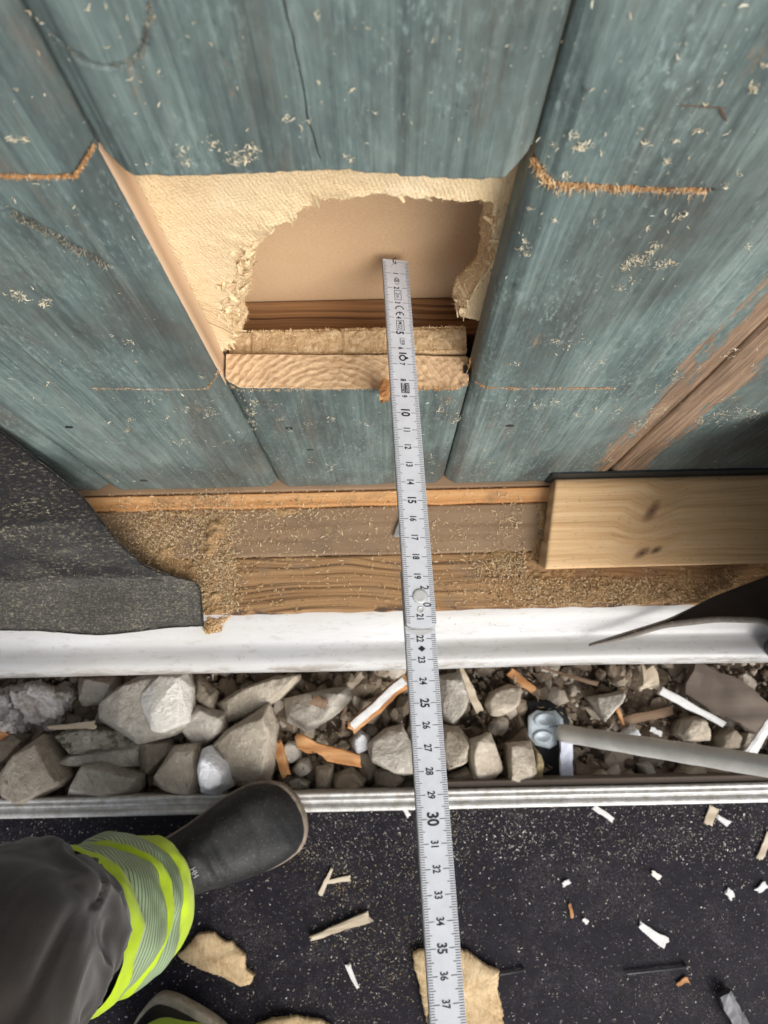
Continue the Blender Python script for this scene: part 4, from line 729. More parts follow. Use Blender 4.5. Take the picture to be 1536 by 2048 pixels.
rock(z7((1150, 630), (1190, 605), (1240, 625), (1230, 665), (1165, 665)), .05, STONEM, 'mossy little stone just above the toe of the boot', 18)
rock(z7((1268, 570), (1330, 560), (1322, 662), (1265, 662)), .045, STONE2, 'upright buff stone fragment at the rail right of the boot', 19)
rock(z7((1330, 600), (1410, 572), (1462, 618), (1440, 664), (1335, 664)), .05, STONE3, 'dark flat stone at the rail left of the ruler', 20)
rock(z7((1470, 475), (1536, 420), (1600, 400), (1640, 470), (1660, 580), (1600, 600), (1490, 545)), .07, STONE, 'large grey block half hidden under the ruler', 21)
rock(z7((1500, 590), (1560, 560), (1620, 600), (1600, 655), (1510, 650)), .04, STONE3, 'dull small stone at the rail against the left of the ruler', 22)
rock(z7((1440, 310), (1500, 290), (1536, 330), (1500, 400), (1440, 380)), .04, STONE3, 'dark stone under the white painted splinter', 23)
rock(z8((215, 205), (300, 190), (335, 280), (330, 330), (280, 402), (240, 385)), .06, STONE, 'pale ridged stone right of the ruler under the flashing', 24)
rock(z8((225, 405), (300, 408), (336, 450), (330, 540), (262, 582), (230, 560)), .07, STONE2, 'buff block right of the ruler near the middle of the gap', 25)
rock(z8((335, 520), (345, 460), (420, 430), (482, 570), (450, 602), (412, 652), (366, 648)), .07, STONE2, 'tilted rectangular buff stone right of the ruler', 26, top=.85)
rock(z8((490, 645), (490, 480), (512, 470), (590, 468), (605, 560), (578, 645)), .07, STONE2, 'rectangular tan stone with a notch beside the black mat', 27, top=.85)
rock(z8((598, 485), (626, 525), (630, 645), (575, 650), (602, 575)), .06, stone_mat('yellow_rubble', S(158, 140, 104), S(184, 168, 130), S(198, 184, 150)), 'thin yellowish stone next to the black mat', 28)
rock(z8((405, 318), (430, 272), (500, 240), (545, 252), (540, 310), (482, 357), (425, 356)), .055, STONE2, 'rounded tan stone alone on the dark soil', 29, sm=3)
rock(z8((820, 290), (880, 285), (960, 265), (966, 282), (882, 382), (850, 335)), .05, STONE, 'triangular grey stone with pale edge behind the steel tube', 30)
rock(z8((1175, 430), (1195, 382), (1250, 365), (1298, 410), (1290, 462), (1212, 468)), .06, STONE2, 'round buff stone behind the steel tube below the white stick', 31, sm=3)
rock(z8((1325, 448), (1370, 408), (1412, 432), (1424, 495), (1340, 490)), .055, STONE3, 'dark pointed stone behind the steel tube at right', 32)
rock(z8((1425, 430), (1470, 420), (1480, 480), (1430, 492)), .04, STONE2, 'small brown stone behind the tube near the right edge', 33)
rock(z8((960, 442), (990, 400), (1022, 442)), .05, WHITEST, 'small white pointed stone behind the steel tube', 34)
rock(z8((1180, 605), (1212, 562), (1272, 568), (1272, 618), (1200, 625)), .05, STONE2, 'squat buff stone in front of the steel tube', 35)
rock(z8((1010, 562), (1060, 545), (1088, 590), (1050, 610)), .045, STONE, 'light grey stone in front of the tube, above the rail', 36)
rock(z8((840, 605), (880, 580), (892, 632), (850, 640)), .04, STONE2, 'small buff stone by the rail right of the pale bracket', 37)
rock(z8((892, 592), (930, 560), (935, 625), (895, 632)), .04, STONE, 'small upright grey stone by the rail below the tube', 38)
rock(z8((940, 610), (990, 572), (1012, 632), (950, 640)), .045, STONE3, 'dark triangular stone by the rail below the tube', 39)
rock(z8((1290, 592), (1340, 572), (1402, 600), (1390, 622), (1300, 625)), .045, STONE2, 'yellowish flat stone by the rail under the tube', 40)
rock(z8((262, 605), (330, 570), (362, 600), (350, 655), (265, 655)), .05, STONE3, 'brown stone at the rail against the right of the ruler', 41)
rock(z8((500, 195), (540, 175), (560, 215), (520, 235)), .03, STONE3, 'small dark stone under the flashing right of the ruler', 42)
rock(z7((60, 265), (150, 245), (230, 250), (292, 285), (262, 345), (180, 405), (105, 372)), .06, stone_mat('stained_lump', S(138, 116, 98), S(214, 207, 202), S(240, 238, 238), 1.2), 'lumpy white and brown plaster lump at left under the flashing', 43, rough=.007, sm=2)
rock(z7((-40, 270), (40, 265), (72, 320), (105, 400), (80, 435), (-30, 380)), .05, stone_mat('stained_plaster', S(134, 114, 98), S(210, 204, 200), S(240, 238, 238), 1.4), 'white stained plaster lump at the left picture edge', 44, rough=.007, sm=2)
rock(z7((-20, 480), (50, 430), (120, 440), (60, 520), (-10, 560)), .04, STONE3, 'dark brown rubble stone at the left picture edge', 45)
rock(z7((560, 470), (690, 455), (700, 490), (610, 600), (560, 580)), .04, STONE3, 'dark sunken stone below the mortared block', 46)
# uncounted pebbles and soil crumbs
def pebbles(name, n, x0, x1, y0, y1, r0, r1, mat, seed):
    rg = np.random.default_rng(seed); bm = bmesh.new(); bmesh.ops.create_icosphere(bm, subdivisions=1 if 'fragments' in name else 2, radius=1); B = np.array([v.co for v in bm.verts]); Fb = np.array([[v.index for v in f.verts] for f in bm.faces]); bm.free()
    c = st(rg.uniform(x0, x1, n), rg.uniform(y0, y1, n), 0.0); r = r0 + (r1 - r0) * rg.uniform(0, 1, n) ** 3; c[:, 2] = GZ + r * .3 + .004
    s = rg.uniform(.6, 1.3, (n, 1, 3)) * r[:, None, None]; V = B[None] * s; V = V + B[None] * (r[:, None] * (.6 if 'fragments' in name else .35) * fbm(B[None] * 1.6 + rg.uniform(0, 90, (n, 1, 3)), 2))[..., None]
    a = rg.uniform(0, 6.28, n)[:, None]; X = V[..., 0] * np.cos(a) - V[..., 1] * np.sin(a); Y = V[..., 0] * np.sin(a) + V[..., 1] * np.cos(a)
    V = st(X, Y, V[..., 2]) + c[:, None]; return tag(mk(name, V, (Fb[None] + (np.arange(n) * len(B))[:, None, None]).reshape(-1, 3), mat, None, smooth=False), kind='stuff')
def var_stone():
    n = N('gravel_mix'); i = n.isl(); f = n.noise(n.co((160,) * 3), 1, 4, .7); c = n.ramp(i, (0, S(98, 86, 73)), (.45, S(138, 124, 108)), (.8, S(174, 161, 144)), (1, S(210, 202, 190))); return n.out(n.mix(n.ma('MULTIPLY', f, .4), c, S(84, 74, 63)), .9, f, .6, .002, spec=.2)
GRAV = var_stone(); pebbles('rubble_fragments', 420, -.75, .75, -.36, -.13, .006, .021, GRAV, 53); pebbles('gravel', 3200, -.75, .75, -.37, -.10, .0025, .015, GRAV, 51); pebbles('soil_crumbs', 5000, -.75, .75, -.37, -.10, .001, .0035, GRAV, 52)

# ------------------------------------------------------------------ sticks, chips
def stick(name, a, b, w, th, z, mat, label, cat, group=None, seed=1, taper=(1, 1), z1=None, jag=.15, rows=10):
    p = G(*a, z); q = G(*b, z if z1 is None else z1); d = q - p; ln = np.linalg.norm(d); d /= ln; s = np.cross((0, 0, 1), d); s /= np.linalg.norm(s); u = np.cross(d, s); rg = np.random.default_rng(seed); R_ = []
    wm = w * np.linalg.norm(CAM - p) / F
    prof = np.array([(-.5, -.5), (-.2, -.55), (.2, -.5), (.5, -.45), (.52, 0), (.5, .42), (.22, .5), (-.2, .47), (-.5, .45), (-.53, 0)])
    for k in range(rows):
        t = k / (rows - 1); f = taper[0] + (taper[1] - taper[0]) * t; n1 = 1 + .10 * fbm(np.array([[t * 5, seed, 0.]]), 2)[0]
        c = p + d * ln * t + s * wm * .10 * fbm(np.array([[t * 4, seed + 5, 0.]]), 2)[0]; pf = prof * (1 + .06 * rg.normal(size=prof.shape))
        R_.append(c + s * (pf[:, :1] * wm * f * n1) + u * (pf[:, 1:] * th) + d * (rg.normal(0, jag * wm, (len(prof), 1)) if k in (0, rows - 1) else 0))
    o = loft(name, np.array(R_), mat); o.data.polygons.foreach_set('use_smooth', [False] * len(o.data.polygons)); return tag(o, label, cat, group)
ZS = GZ + .075
gs = 'wood scraps in the rubble gap'
o = tag(plate('wood_chip', gp(ZS, *z7((1180, 445), (1192, 432), (1222, 440), (1270, 470), (1360, 492), (1440, 518), (1446, 568), (1310, 545), (1285, 520), (1250, 500), (1230, 512), (1190, 490))), ZS, .008, STICKW, jag=.0006, warp=.002), 'orange split wood chip left of the ruler in the rubble', 'wood chip', gs)
stick('wood_chip', (553, 1484), (574, 1550), 18, .008, GZ + .05, STICKW, 'narrow reddish orange wood chip right of the layered buff stone', 'wood chip', gs, 2)
stick('wood_chip', (622, 1400), (654, 1410), 18, .008, GZ + .085, STICKB, 'brown wood chip on the grey broken stone', 'wood chip', gs, 3)
stick('splinter', (700, 1374), (724, 1350), 12, .006, GZ + .05, PALEW, 'short pale splinter under the flashing left of the ruler', 'splinter', gs, 4)
ws = stick('painted_splinter', (704, 1456), (812, 1360), 26, .010, GZ + .085, STICKW, 'long splinter with one white painted face at the left of the ruler', 'splinter', gs, 5)
p2 = stick('white_paint_face', (705, 1453), (808, 1360), 15, .003, GZ + .0925, WPAINT, None, None, None, 5, jag=.05); p2.parent = ws
stick('splinter', (690, 1405), (686, 1462), 6, .004, GZ + .05, STICKB, 'thin brown splinter lying upright left of the ruler', 'splinter', gs, 6)
stick('splinter', (100, 1454), (190, 1450), 12, .006, GZ + .085, PALEW, 'thin white sliver lying above the mossy stone', 'splinter', gs, 7, taper=(.5, 1.1))
stick('wood_strip', (125, 1346), (252, 1346), 9, .01, GZ + .05, STICKW, 'orange wood strip under the flashing at left', 'wood strip', gs, 8)
stick('wood_strip', (-20, 1488), (12, 1462), 14, .008, GZ + .05, STICKW, 'stub of orange wood at the left picture edge', 'wood strip', gs, 9)
stick('splinter', (920, 1338), (960, 1422), 16, .006, GZ + .04, PALEW, 'grey splinter pointing down from the flashing right of the ruler', 'splinter', gs, 10, taper=(.8, 1))
stick('wood_chip', (1020, 1346), (1066, 1380), 15, .007, GZ + .03, STICKW, 'orange wood chip on the soil above the steel plate', 'wood chip', gs, 11)
stick('twig', (1085, 1336), (1195, 1368), 7, .005, GZ + .03, STICKB, 'long thin brown twig under the flashing', 'twig', gs, 12, taper=(.6, 1.2))
stick('wood_block', (1299, 1335), (1299, 1373), 29, .014, GZ + .05, PALEW, 'small pale wood block under the flashing at right', 'wood block', gs, 13, rows=4)
stick('weathered_board', (1374, 1362), (1575, 1452), 66, .016, GZ + .035, GREYW, 'brown weathered board lying in the gap at right', 'board', gs, 14, jag=.03)
stick('white_stick', (1322, 1381), (1448, 1448), 13, .007, GZ + .06, WPAINT, 'white painted stick leaning beside the weathered board', 'stick', gs, 15, taper=(1.1, .8))
stick('white_stick', (1497, 1508), (1548, 1432), 15, .007, GZ + .09, WPAINT, 'white bar crossing the gap at the right picture edge', 'stick', gs, 16)
stick('bark_strip', (1240, 1446), (1345, 1420), 16, .006, GZ + .025, STICKB, 'reddish brown bark strip behind the steel tube', 'bark', gs, 17)
stick('wood_chip', (1234, 1415), (1246, 1448), 8, .005, GZ + .04, STICKW, 'tiny orange chip beside the reddish bark', 'wood chip', gs, 18, taper=(1, .5))
stick('white_stick', (1302, 1458), (1322, 1468), 8, .004, GZ + .035, WPAINT, 'tiny white plastic bit behind the steel tube', 'stick', gs, 19)
scatter('rubble_litter', [], [(0, 1536, 1345, 1585, 1300)], GZ + .022, .0012, .012, .0006, chip_mat('rubble_litter', S(120, 88, 60), S(186, 168, 142), S(210, 206, 200)), 61, ok=lambda P: P[:, 1] < -.1)
# black mat, steel brace with bracket
tag(plate('rubber_mat', gp(GZ + .02, (1055, 1400), (1118, 1402), (1140, 1440), (1142, 1585), (1072, 1585), (1068, 1480)), GZ + .015, .004, RUBBER2, jag=.0003, warp=.0006), 'dark square rubber mat under the galvanised steel plate', 'mat')
br = tag(empty('scaffold_brace', (G(1095, 1455, -.06))), 'grey steel scaffold tube with an octagonal galvanised plate at its end', 'scaffold tube')
pa, pb = G(1122, 1466, -.035), G(1680, 1556, .24); d = (pb - pa) / np.linalg.norm(pb - pa); s = np.cross(d, (0, 0, 1)); s /= np.linalg.norm(s); u = np.cross(s, d); t_ = np.linspace(0, 2 * np.pi, 28, endpoint=False); R_ = []
for k in range(40):
    f = k / 39; c = pa + (pb - pa) * f; r = .0118 * (1 + .02 * math.sin(k)); R_.append(c + s * (np.cos(t_) * r)[:, None] + u * (np.sin(t_) * r)[:, None])
child(loft('tube', np.array(R_), PIPE), br)
oc = [(1057, 1438), (1058, 1432), (1074, 1420), (1090, 1423), (1112, 1421), (1127, 1438), (1128, 1450), (1113, 1452), (1115, 1490), (1100, 1498), (1072, 1491), (1056, 1472)]
child(plate('plate', gp(-.05, *oc), -.056, .005, GALV, jag=.0002, step=.003, warp=0), br)
for (a, b, r_) in ((1090, 1440, 22), (1086, 1474, 20)):
    p = G(a, b, -.05); r = r_ * 1.09 / F
    child(loft('pressed_ring', np.array([st(p[0] + q * r * np.cos(t_), p[1] + q * r * .62 * np.sin(t_), 0 * t_ + z) for q, z in ((1, -.0515), (.95, -.0485), (.75, -.0475), (.6, -.049), (.2, -.0505))]), GALV), br)
tb = stick('bracket', (1132, 1474), (1130, 1590), 24, .008, -.036, plain('pale_blue_plastic', S(214, 220, 236), .4, .12, 80), None, None, None, 21, jag=.02, z1=-.045); child(tb, br)

# ------------------------------------------------------------------ things on the deck
gd = 'debris lying on the deck'
def gpo(z, s, *pts): return gp(z, *[(a / 2 + s[0], b / 2 + s[1]) for a, b in pts])
sc1 = tag(plate('fibreboard_scrap', gpo(0, (0, 1536), (715, 742), (760, 700), (800, 655), (860, 652), (895, 685), (930, 690), (985, 742), (985, 795), (1022, 822), (1000, 862), (965, 868), (930, 850), (880, 822), (800, 792), (740, 768)), -.001, .009, FBT, jag=.0012, warp=.002), 'tan softboard scrap lying beside the hi-vis trouser cuff', 'scrap', gd)
tag(plate('fibreboard_scrap', gp(0, (515, 2046), (545, 2034), (590, 2028), (640, 2036), (668, 2050), (680, 2090), (560, 2100)), -.001, .009, FBT, jag=.0012, warp=.002, seed=9), 'cream softboard scrap cut off by the bottom edge beside the lower boot', 'scrap', gd)
sc2 = tag(plate('fibreboard_scrap', gp(0, (825, 1902), (838, 1897), (900, 1893), (932, 1898), (955, 1915), (972, 1928), (997, 1938), (992, 1972), (1000, 2000), (1008, 2060), (860, 2065), (846, 2010), (838, 1965), (828, 1930)), -.001, .011, FBT, jag=.0013, warp=.002, seed=5), 'large pale softboard scrap under the ruler at the bottom', 'scrap', gd)
for sc_, sd in ((sc1, 71), (sc2, 72)):
    V = np.array([v.co for v in sc_.data.vertices]); V = V[RNG.integers(0, len(V) // 2, 160)]; tag(slivers('scrap_fibres', V, RNG.normal(0, 1, (160, 3)), .0025, .00018, CHIPF, sc_, .6, seed=sd), kind='stuff')
stick('split_stick', (622, 1878), (738, 1832), 15, .006, .003, PALEW, 'split pale stick with a brown streak lying on the deck', 'stick', gd, 22, taper=(.45, 1.1))
for (a, b, w, m, lb, nm, tp) in (((1279, 1851), (1334, 1887), 18, WPAINT, 'white bone shaped paint flake on the deck right of the ruler', 'paint_flake', (.7, 1.2)), ((696, 1930), (716, 1977), 11, WPAINT, 'white pointed paint sliver on the deck left of the ruler', 'paint_flake', (1.1, .5)), ((1188, 1613), (1225, 1640), 11, WPAINT, 'thin white flake against the aluminium rail', 'paint_flake', (1, 1)), ((1428, 1616), (1415, 1648), 19, PALEW, 'cream chunk just below the rail at right', 'wood_chip', (1, .9)), ((1434, 1632), (1458, 1648), 11, WPAINT, 'small white flake right of the cream chunk', 'paint_flake', (.6, 1.2)), ((1540, 1668), (1520, 1716), 15, PALEW, 'pale chip at the right picture edge on the deck', 'wood_chip', (1, .8)), ((1454, 1782), (1466, 1794), 14, WPAINT, 'square white flake low at right on the deck', 'paint_flake', (1, 1)), ((1515, 1782), (1532, 1768), 12, WPAINT, 'ragged white flake at the right picture edge', 'paint_flake', (.8, 1.1)), ((1126, 1770), (1138, 1762), 9, WPAINT, 'tiny white flake right of mark thirty three on the ruler', 'paint_flake', (1, 1)), ((1139, 1808), (1145, 1836), 8, STICKW, 'tiny orange splinter on the deck right of the ruler', 'splinter', (.8, .8)), ((1355, 1969), (1376, 1958), 10, STICKW, 'small orange chip below the right nail', 'wood_chip', (.6, 1.1)), ((806, 1615), (818, 1632), 10, WPAINT, 'white flake below the rail left of the ruler', 'paint_flake', (.8, 1)), ((1168, 1838), (1174, 1846), 9, WPAINT, 'tiny white speck above the white bone shaped flake', 'paint_flake', (1, 1)), ((1306, 1745), (1320, 1756), 12, CHIPW, 'curled cream shaving in the middle of the deck at right', 'shaving', (.8, 1)), ((640, 1790), (664, 1738), 9, PALEW, 'ragged pale shaving on the deck right of the boot', 'shaving', (1.2, .6)), ((652, 1764), (700, 1756), 10, PALEW, 'crossing pale shaving on the deck right of the boot', 'shaving', (.7, 1.1))):
    stick(nm, a, b, w * .8, .0022, .0005, m, lb, nm.replace('_', ' '), gd, int(a[0]), taper=tp, rows=7)
for a, b, lb in (((996, 1949), (1049, 1939), 'dark nail sticking out from the large softboard scrap'), ((1249, 1947), (1374, 1933), 'long dark nail lying on the deck at right')):
    p, q = G(*a, .001), G(*b, .001); d = q - p; ln = np.linalg.norm(d); d /= ln; s = np.cross((0, 0, 1), d); t_ = np.linspace(0, 2 * np.pi, 10, endpoint=False); R_ = []
    for f, r in ((0, .0003), (.06, .0015), (.965, .0016), (.97, .0033), (1, .0033)): R_.append(p + d * ln * f + s * (np.cos(t_) * r)[:, None] + np.array((0, 0, 1)) * (np.sin(t_) * r + .0012)[:, None])
    tag(loft('nail', np.array(R_), NAIL), lb, 'nail', 'nails on the deck')
stick('steel_rod', (1446, 1986), (1500, 2080), 22, .012, .008, plain('worn_steel', S(112, 112, 116), .5, .5, 60, metal=.5), 'short shiny steel rod on the deck at bottom right', 'rod', None, 23, jag=.02)
okd = lambda P: P[:, 1] < -.334
scatter('white_flecks', [(1420, 1690, 120, 90, 50), (1000, 1680, 120, 90, 40)], [(0, 1536, 1610, 2060, 900)], -.0018, .0006, .0028, .0006, chip_mat('white_flecks', S(170, 164, 156), S(214, 210, 204), S(230, 228, 224)), 83, ok=okd)
scatter('beige_dust', [(690, 1765, 260, 30, 22), (905, 1650, 160, 18, 40), (770, 1890, 700, 60, 80), (860, 1760, 400, 40, 60), (610, 1720, 120, 22, 18)], [], -.0018, .0004, .0022, .0004, chip_mat('beige_dust', S(120, 100, 72), S(168, 146, 110), S(200, 182, 146)), 84, ok=okd)
scatter('deck_shavings', [(1410, 1690, 60, 60, 40), (690, 1760, 40, 22, 16), (930, 1640, 30, 16, 20), (760, 1900, 500, 90, 90), (800, 1750, 250, 80, 60), (1300, 1700, 200, 160, 50), (100, 1650, 160, 90, 25), (640, 1700, 120, 30, 40)], [(0, 1536, 1605, 2060, 3600), (600, 1536, 1605, 1720, 2400)], -.0018, .0006, .0036, .00030, chip_mat('deck_shavings', S(120, 112, 102), S(176, 170, 160), S(216, 210, 198)), 81, ok=okd)
scatter('rail_dust', [], [(0, 1536, 1570, 1625, 500)], .0022, .0005, .002, .00025, CHIPDK, 82, ok=lambda P: (P[:, 1] > -.332) & (P[:, 1] < -.31))
tag(slivers('splinter', [W(966, 632, .035)], [np.array(W(990, 615, .03)) - np.array(W(938, 650, .04))], [.02], [.0012], CHIP, None, .1, flat=.6, seed=8), 'pale wood splinter inside the wall hole at right', 'splinter')
pg = W(772, 783, -.002)
tag(stick('wood_peg', (772, 768), (770, 798), 20, .010, .598, STICKW, 'broken peg of wood sticking out beside the ruler at the cut edge', 'peg', None, 24, jag=.15, rows=6), None)

# ------------------------------------------------------------------ folding ruler
P0 = np.array([.0097, .0638, .6299]); DR = np.array([.0332, -.9902, .1357]); DR /= np.linalg.norm(DR); AR = np.array([.9798, .0054, -.2]); AR -= DR * (AR @ DR); AR /= np.linalg.norm(AR); NR = np.cross(DR, AR)
rul = tag(empty('folding_ruler', P0), 'white folding ruler with black centimetre scale reaching into the wall hole', 'ruler')
def R3(s, c, h=0): return P0 + np.multiply.outer(s, DR) + np.multiply.outer(c, AR) + np.multiply.outer(h, NR)
HW = .0075; BT = .003
def blade(s0, s1, h, r0, r1):
    pts = []
    for k in range(9): a = math.pi / 2 + math.pi * k / 8; pts.append((s0 + (r0 + r0 * math.cos(a) if r0 else 0), HW * math.sin(a) if r0 else (HW if k < 4 else -HW)))
    for k in range(9): a = -math.pi / 2 + math.pi * k / 8; pts.append((s1 - r1 + r1 * math.cos(a) if r1 else s1, HW * math.sin(a) if r1 else (-HW if k < 4 else HW)))
    out = [pts[0]]
    for p in pts[1:]:
        if abs(p[0] - out[-1][0]) + abs(p[1] - out[-1][1]) > 1e-6: out.append(p)
    bm = bmesh.new(); vs = [bm.verts.new(R3(a, b, h)) for a, b in out]; f = bm.faces.new(vs); ex = bmesh.ops.extrude_face_region(bm, geom=[f])
    bmesh.ops.translate(bm, vec=-NR * BT, verts=[v for v in ex['geom'] if isinstance(v, bmesh.types.BMVert)])
    bm.normal_update(); up = [f for f in bm.faces if abs(f.normal.dot(Vector(NR))) > .9]
    bmesh.ops.bevel(bm, geom=list({e for f in up for e in f.edges}), offset=.0003, segments=2, affect='EDGES'); bm.normal_update()
    for f in bm.faces: f.material_index = 0 if abs(f.normal.dot(Vector(NR))) > .5 else 1
    return child(from_bm('blade', bm, [RULER, RULERS], None), rul)
blade(0, .2157, 0, 0, .0022); blade(.1835, .402, -.0032, .003, .003); blade(.372, .58, -.0064, .003, .003)
HI = .00012; hz_ = lambda s: HI if s < .2155 else HI - .0032
TV, TF = [], []
def tick(s, c0, c1, w):
    h = hz_(s); n = len(TV); TV.extend([R3(s - w / 2, c0, h), R3(s + w / 2, c0, h), R3(s + w / 2, c1, h), R3(s - w / 2, c1, h)]); TF.append([n, n + 1, n + 2, n + 3])
for m in range(2, 398):
    if 213 < m < 218: continue
    s = m / 1000
    if s < .0 or (.196 < s < .204 and m != 200): pass
    ll, lr = (.0044, .0050) if m % 10 == 0 else ((.0031, .0035) if m % 5 == 0 else (.0021, .0024)); k = 1 if m > 90 else .8
    tick(s, -HW + .0002, -HW + ll * (k if m % 10 else 1), .00024); tick(s, HW - lr * (k if m % 10 else 1), HW - .0002, .00024)
child(mk('tick_marks', np.array(TV), np.array(TF), INK, None, smooth=False), rul)
def text_mesh(txt, size, bold=0., sx=.82):
    cu = bpy.data.curves.new('t', 'FONT'); cu.body = txt; cu.size = size; cu.align_x = 'CENTER'; cu.align_y = 'CENTER'; cu.offset = bold * size; cu.resolution_u = 3
    ob = bpy.data.objects.new('t', cu); COL.objects.link(ob); dg = bpy.context.evaluated_depsgraph_get(); me = bpy.data.meshes.new_from_object(ob.evaluated_get(dg))
    V = np.array([v.co[:] for v in me.vertices]); F2 = [list(p.vertices) for p in me.polygons]; bpy.data.objects.remove(ob); bpy.data.curves.remove(cu); bpy.data.meshes.remove(me)
    if len(V):
        V[:, 0] = (V[:, 0] - (V[:, 0].min() + V[:, 0].max()) / 2); V[:, 1] -= (V[:, 1].min() + V[:, 1].max()) / 2; k = size / (V[:, 1].max() - V[:, 1].min()); V[:, 0] *= k * sx; V[:, 1] *= k
    return V, F2
LV, LF = [], []
def put(V, F2, s, c, h=None, store=None):
    a, b = store or (LV, LF); n = len(a); h = hz_(s) if h is None else h
    for v in V: a.append(R3(s + v[0], c + v[1], h))
    for f in F2: b.append([i + n for i in f])
def put_text(t, s, c, size, bold=0., sx=.82, h=None, store=None): put(*text_mesh(t, size, bold, sx), s, c, h, store)
def cap(h): return h                          # font size for a capital height
for k in range(1, 38):
    s = k / 100; c = -.0004
    if k == 20: continue
    if k in (10, 30): put_text(str(k), s, c, .0050 if k == 10 else .0056, .03, .80)
    elif k % 5 == 0: put_text(str(k), s, c, .0045, .03, .72)
    else: put_text(str(k), s, c, .0036 if k > 9 else .0032, .025, .70)
put_text('2', .1957, .0028, .0042, .008, .8); put_text('0', .2042, .0034, .0040, .008, .8)
def arc(cx_, cy_, r, a0, a1, w, n=22, sx=1):
    a = np.linspace(math.radians(a0), math.radians(a1), n); V = np.concatenate([np.stack([cx_ + (r + w / 2) * np.cos(a) * sx, cy_ + (r + w / 2) * np.sin(a), 0 * a], 1), np.stack([cx_ + (r - w / 2) * np.cos(a) * sx, cy_ + (r - w / 2) * np.sin(a), 0 * a], 1)]); return V, [[i, i + 1, n + i + 1, n + i] for i in range(n - 1)]
def rect(x0, x1, y0, y1): return np.array([(x0, y0, 0), (x1, y0, 0), (x1, y1, 0), (x0, y1, 0)]), [[0, 1, 2, 3]]
def box(s, c, w, h_, t=.00028):
    for q in (rect(-w / 2, w / 2, -h_ / 2, -h_ / 2 + t), rect(-w / 2, w / 2, h_ / 2 - t, h_ / 2), rect(-w / 2, -w / 2 + t, -h_ / 2 + t, h_ / 2 - t), rect(w / 2 - t, w / 2, -h_ / 2 + t, h_ / 2 - t)): put(*q, s, c)
put(*arc(0, 0, .0021, 180, 360, .0004), .0012, .0006); put(*rect(-.0016, .0003, -.0012, -.0008), .0022, -.0002); put(*rect(-.0016, .0005, -.0004, 0), .0026, .0002)
put(*arc(0, 0, .0052, 150, 255, .00012), .0072, .0022)                                                   # scratch curve near the end
put(*arc(0, 0, .0013, 60, 300, .0003, 22, 1.5), .0150, 0); put(*arc(.0009, 0, .0013, -60, 60, .0003, 12, 1), .0152, 0)
for x in (-.0008, -.0001, .0006): put(*rect(x, x + .0003, -.0011, .0011), .0150, 0)
box(.0249, .0, .0066, .0040); put_text('2m', .0249, 0, cap(.0024), .006)
put(*arc(0, 0, .0022, 90, 270, .0006), .0345, .0004); put(*arc(0, 0, .0022, 90, 270, .0006), .0385, .0004); put(*rect(-.0020, -.0004, -.0003, .0003), .0385, .0004)
box(.0450, .0002, .0066, .0044); put_text('M22', .0450, .0002, cap(.0022), .002, .9)
put_text('1259', .0555, .0006, cap(.0028), .006, .62)
put(*rect(-.0027, -.0019, -.0021, .0021), .0655, .0004); put(*arc(.0006, -.0003, .0016, -180, 180, .0008), .0655, .0004); put(*rect(-.0003, .0015, .0014, .0022), .0655, .0002); put(*arc(.0006, .0024, .0003, -180, 180, .0006), .0655, .0004)
put(np.array([(-.0015, 0, 0), (0, -.0019, 0), (.0015, 0, 0), (0, .0019, 0)]), [[0, 1, 2, 3]], .2248, 0)
put(*rect(-.0031, .0031, -.0023, .0023), .0850, .0004)
def ngons(name, V, F2, mat):
    me = bpy.data.meshes.new(name); me.from_pydata([tuple(v) for v in V], [], F2); me.materials.append(mat); return child(link(name, me), rul)
ngons('numerals', LV, LF, INK)
WV, WF = [], []; put_text('MADE', .0850, -.0007, cap(.0017), .004, .95, HI + .0001, (WV, WF)); put_text('SWISS', .0850, .0016, cap(.0017), .004, .85, HI + .0001, (WV, WF)); ngons('maker_lettering', WV, WF, RULER)
t_ = np.linspace(0, 2 * np.pi, 40, endpoint=False)
def disc(name, s, c, prof, mat): return child(loft(name, np.array([R3(s + r * np.cos(t_), c + r * np.sin(t_), h) for r, h in prof]), mat, None, (False, True)), rul)
disc('rivet', .2000, .0002, ((.0036, 0), (.00355, .00045), (.0033, .0007), (.002, .00055), (.0005, .0005)), RIVET)
disc('rivet_rim', .2000, .0002, ((.0038, .00005), (.0038, .00012), (.0035, .00012)), RULERS); disc('locating_dot', .2067, .0001, ((.0017, .0001), (.0017, .00025), (.0014, .00028), (.0012, .0001), (.0003, .0001)), RIVET)
hv = [(.2157, -.0074), (.2157, .0074), (.2172, .0050), (.2184, .0012), (.2184, -.0012), (.2170, -.0050)]
child(plate_ if False else from_bm('hinge_lip', (lambda bm: (bmesh.ops.contextual_create(bm, geom=[bm.verts.new(R3(a, b, -.0029)) for a, b in hv]), bm)[1])(bmesh.new()), RIVET, None), rul)

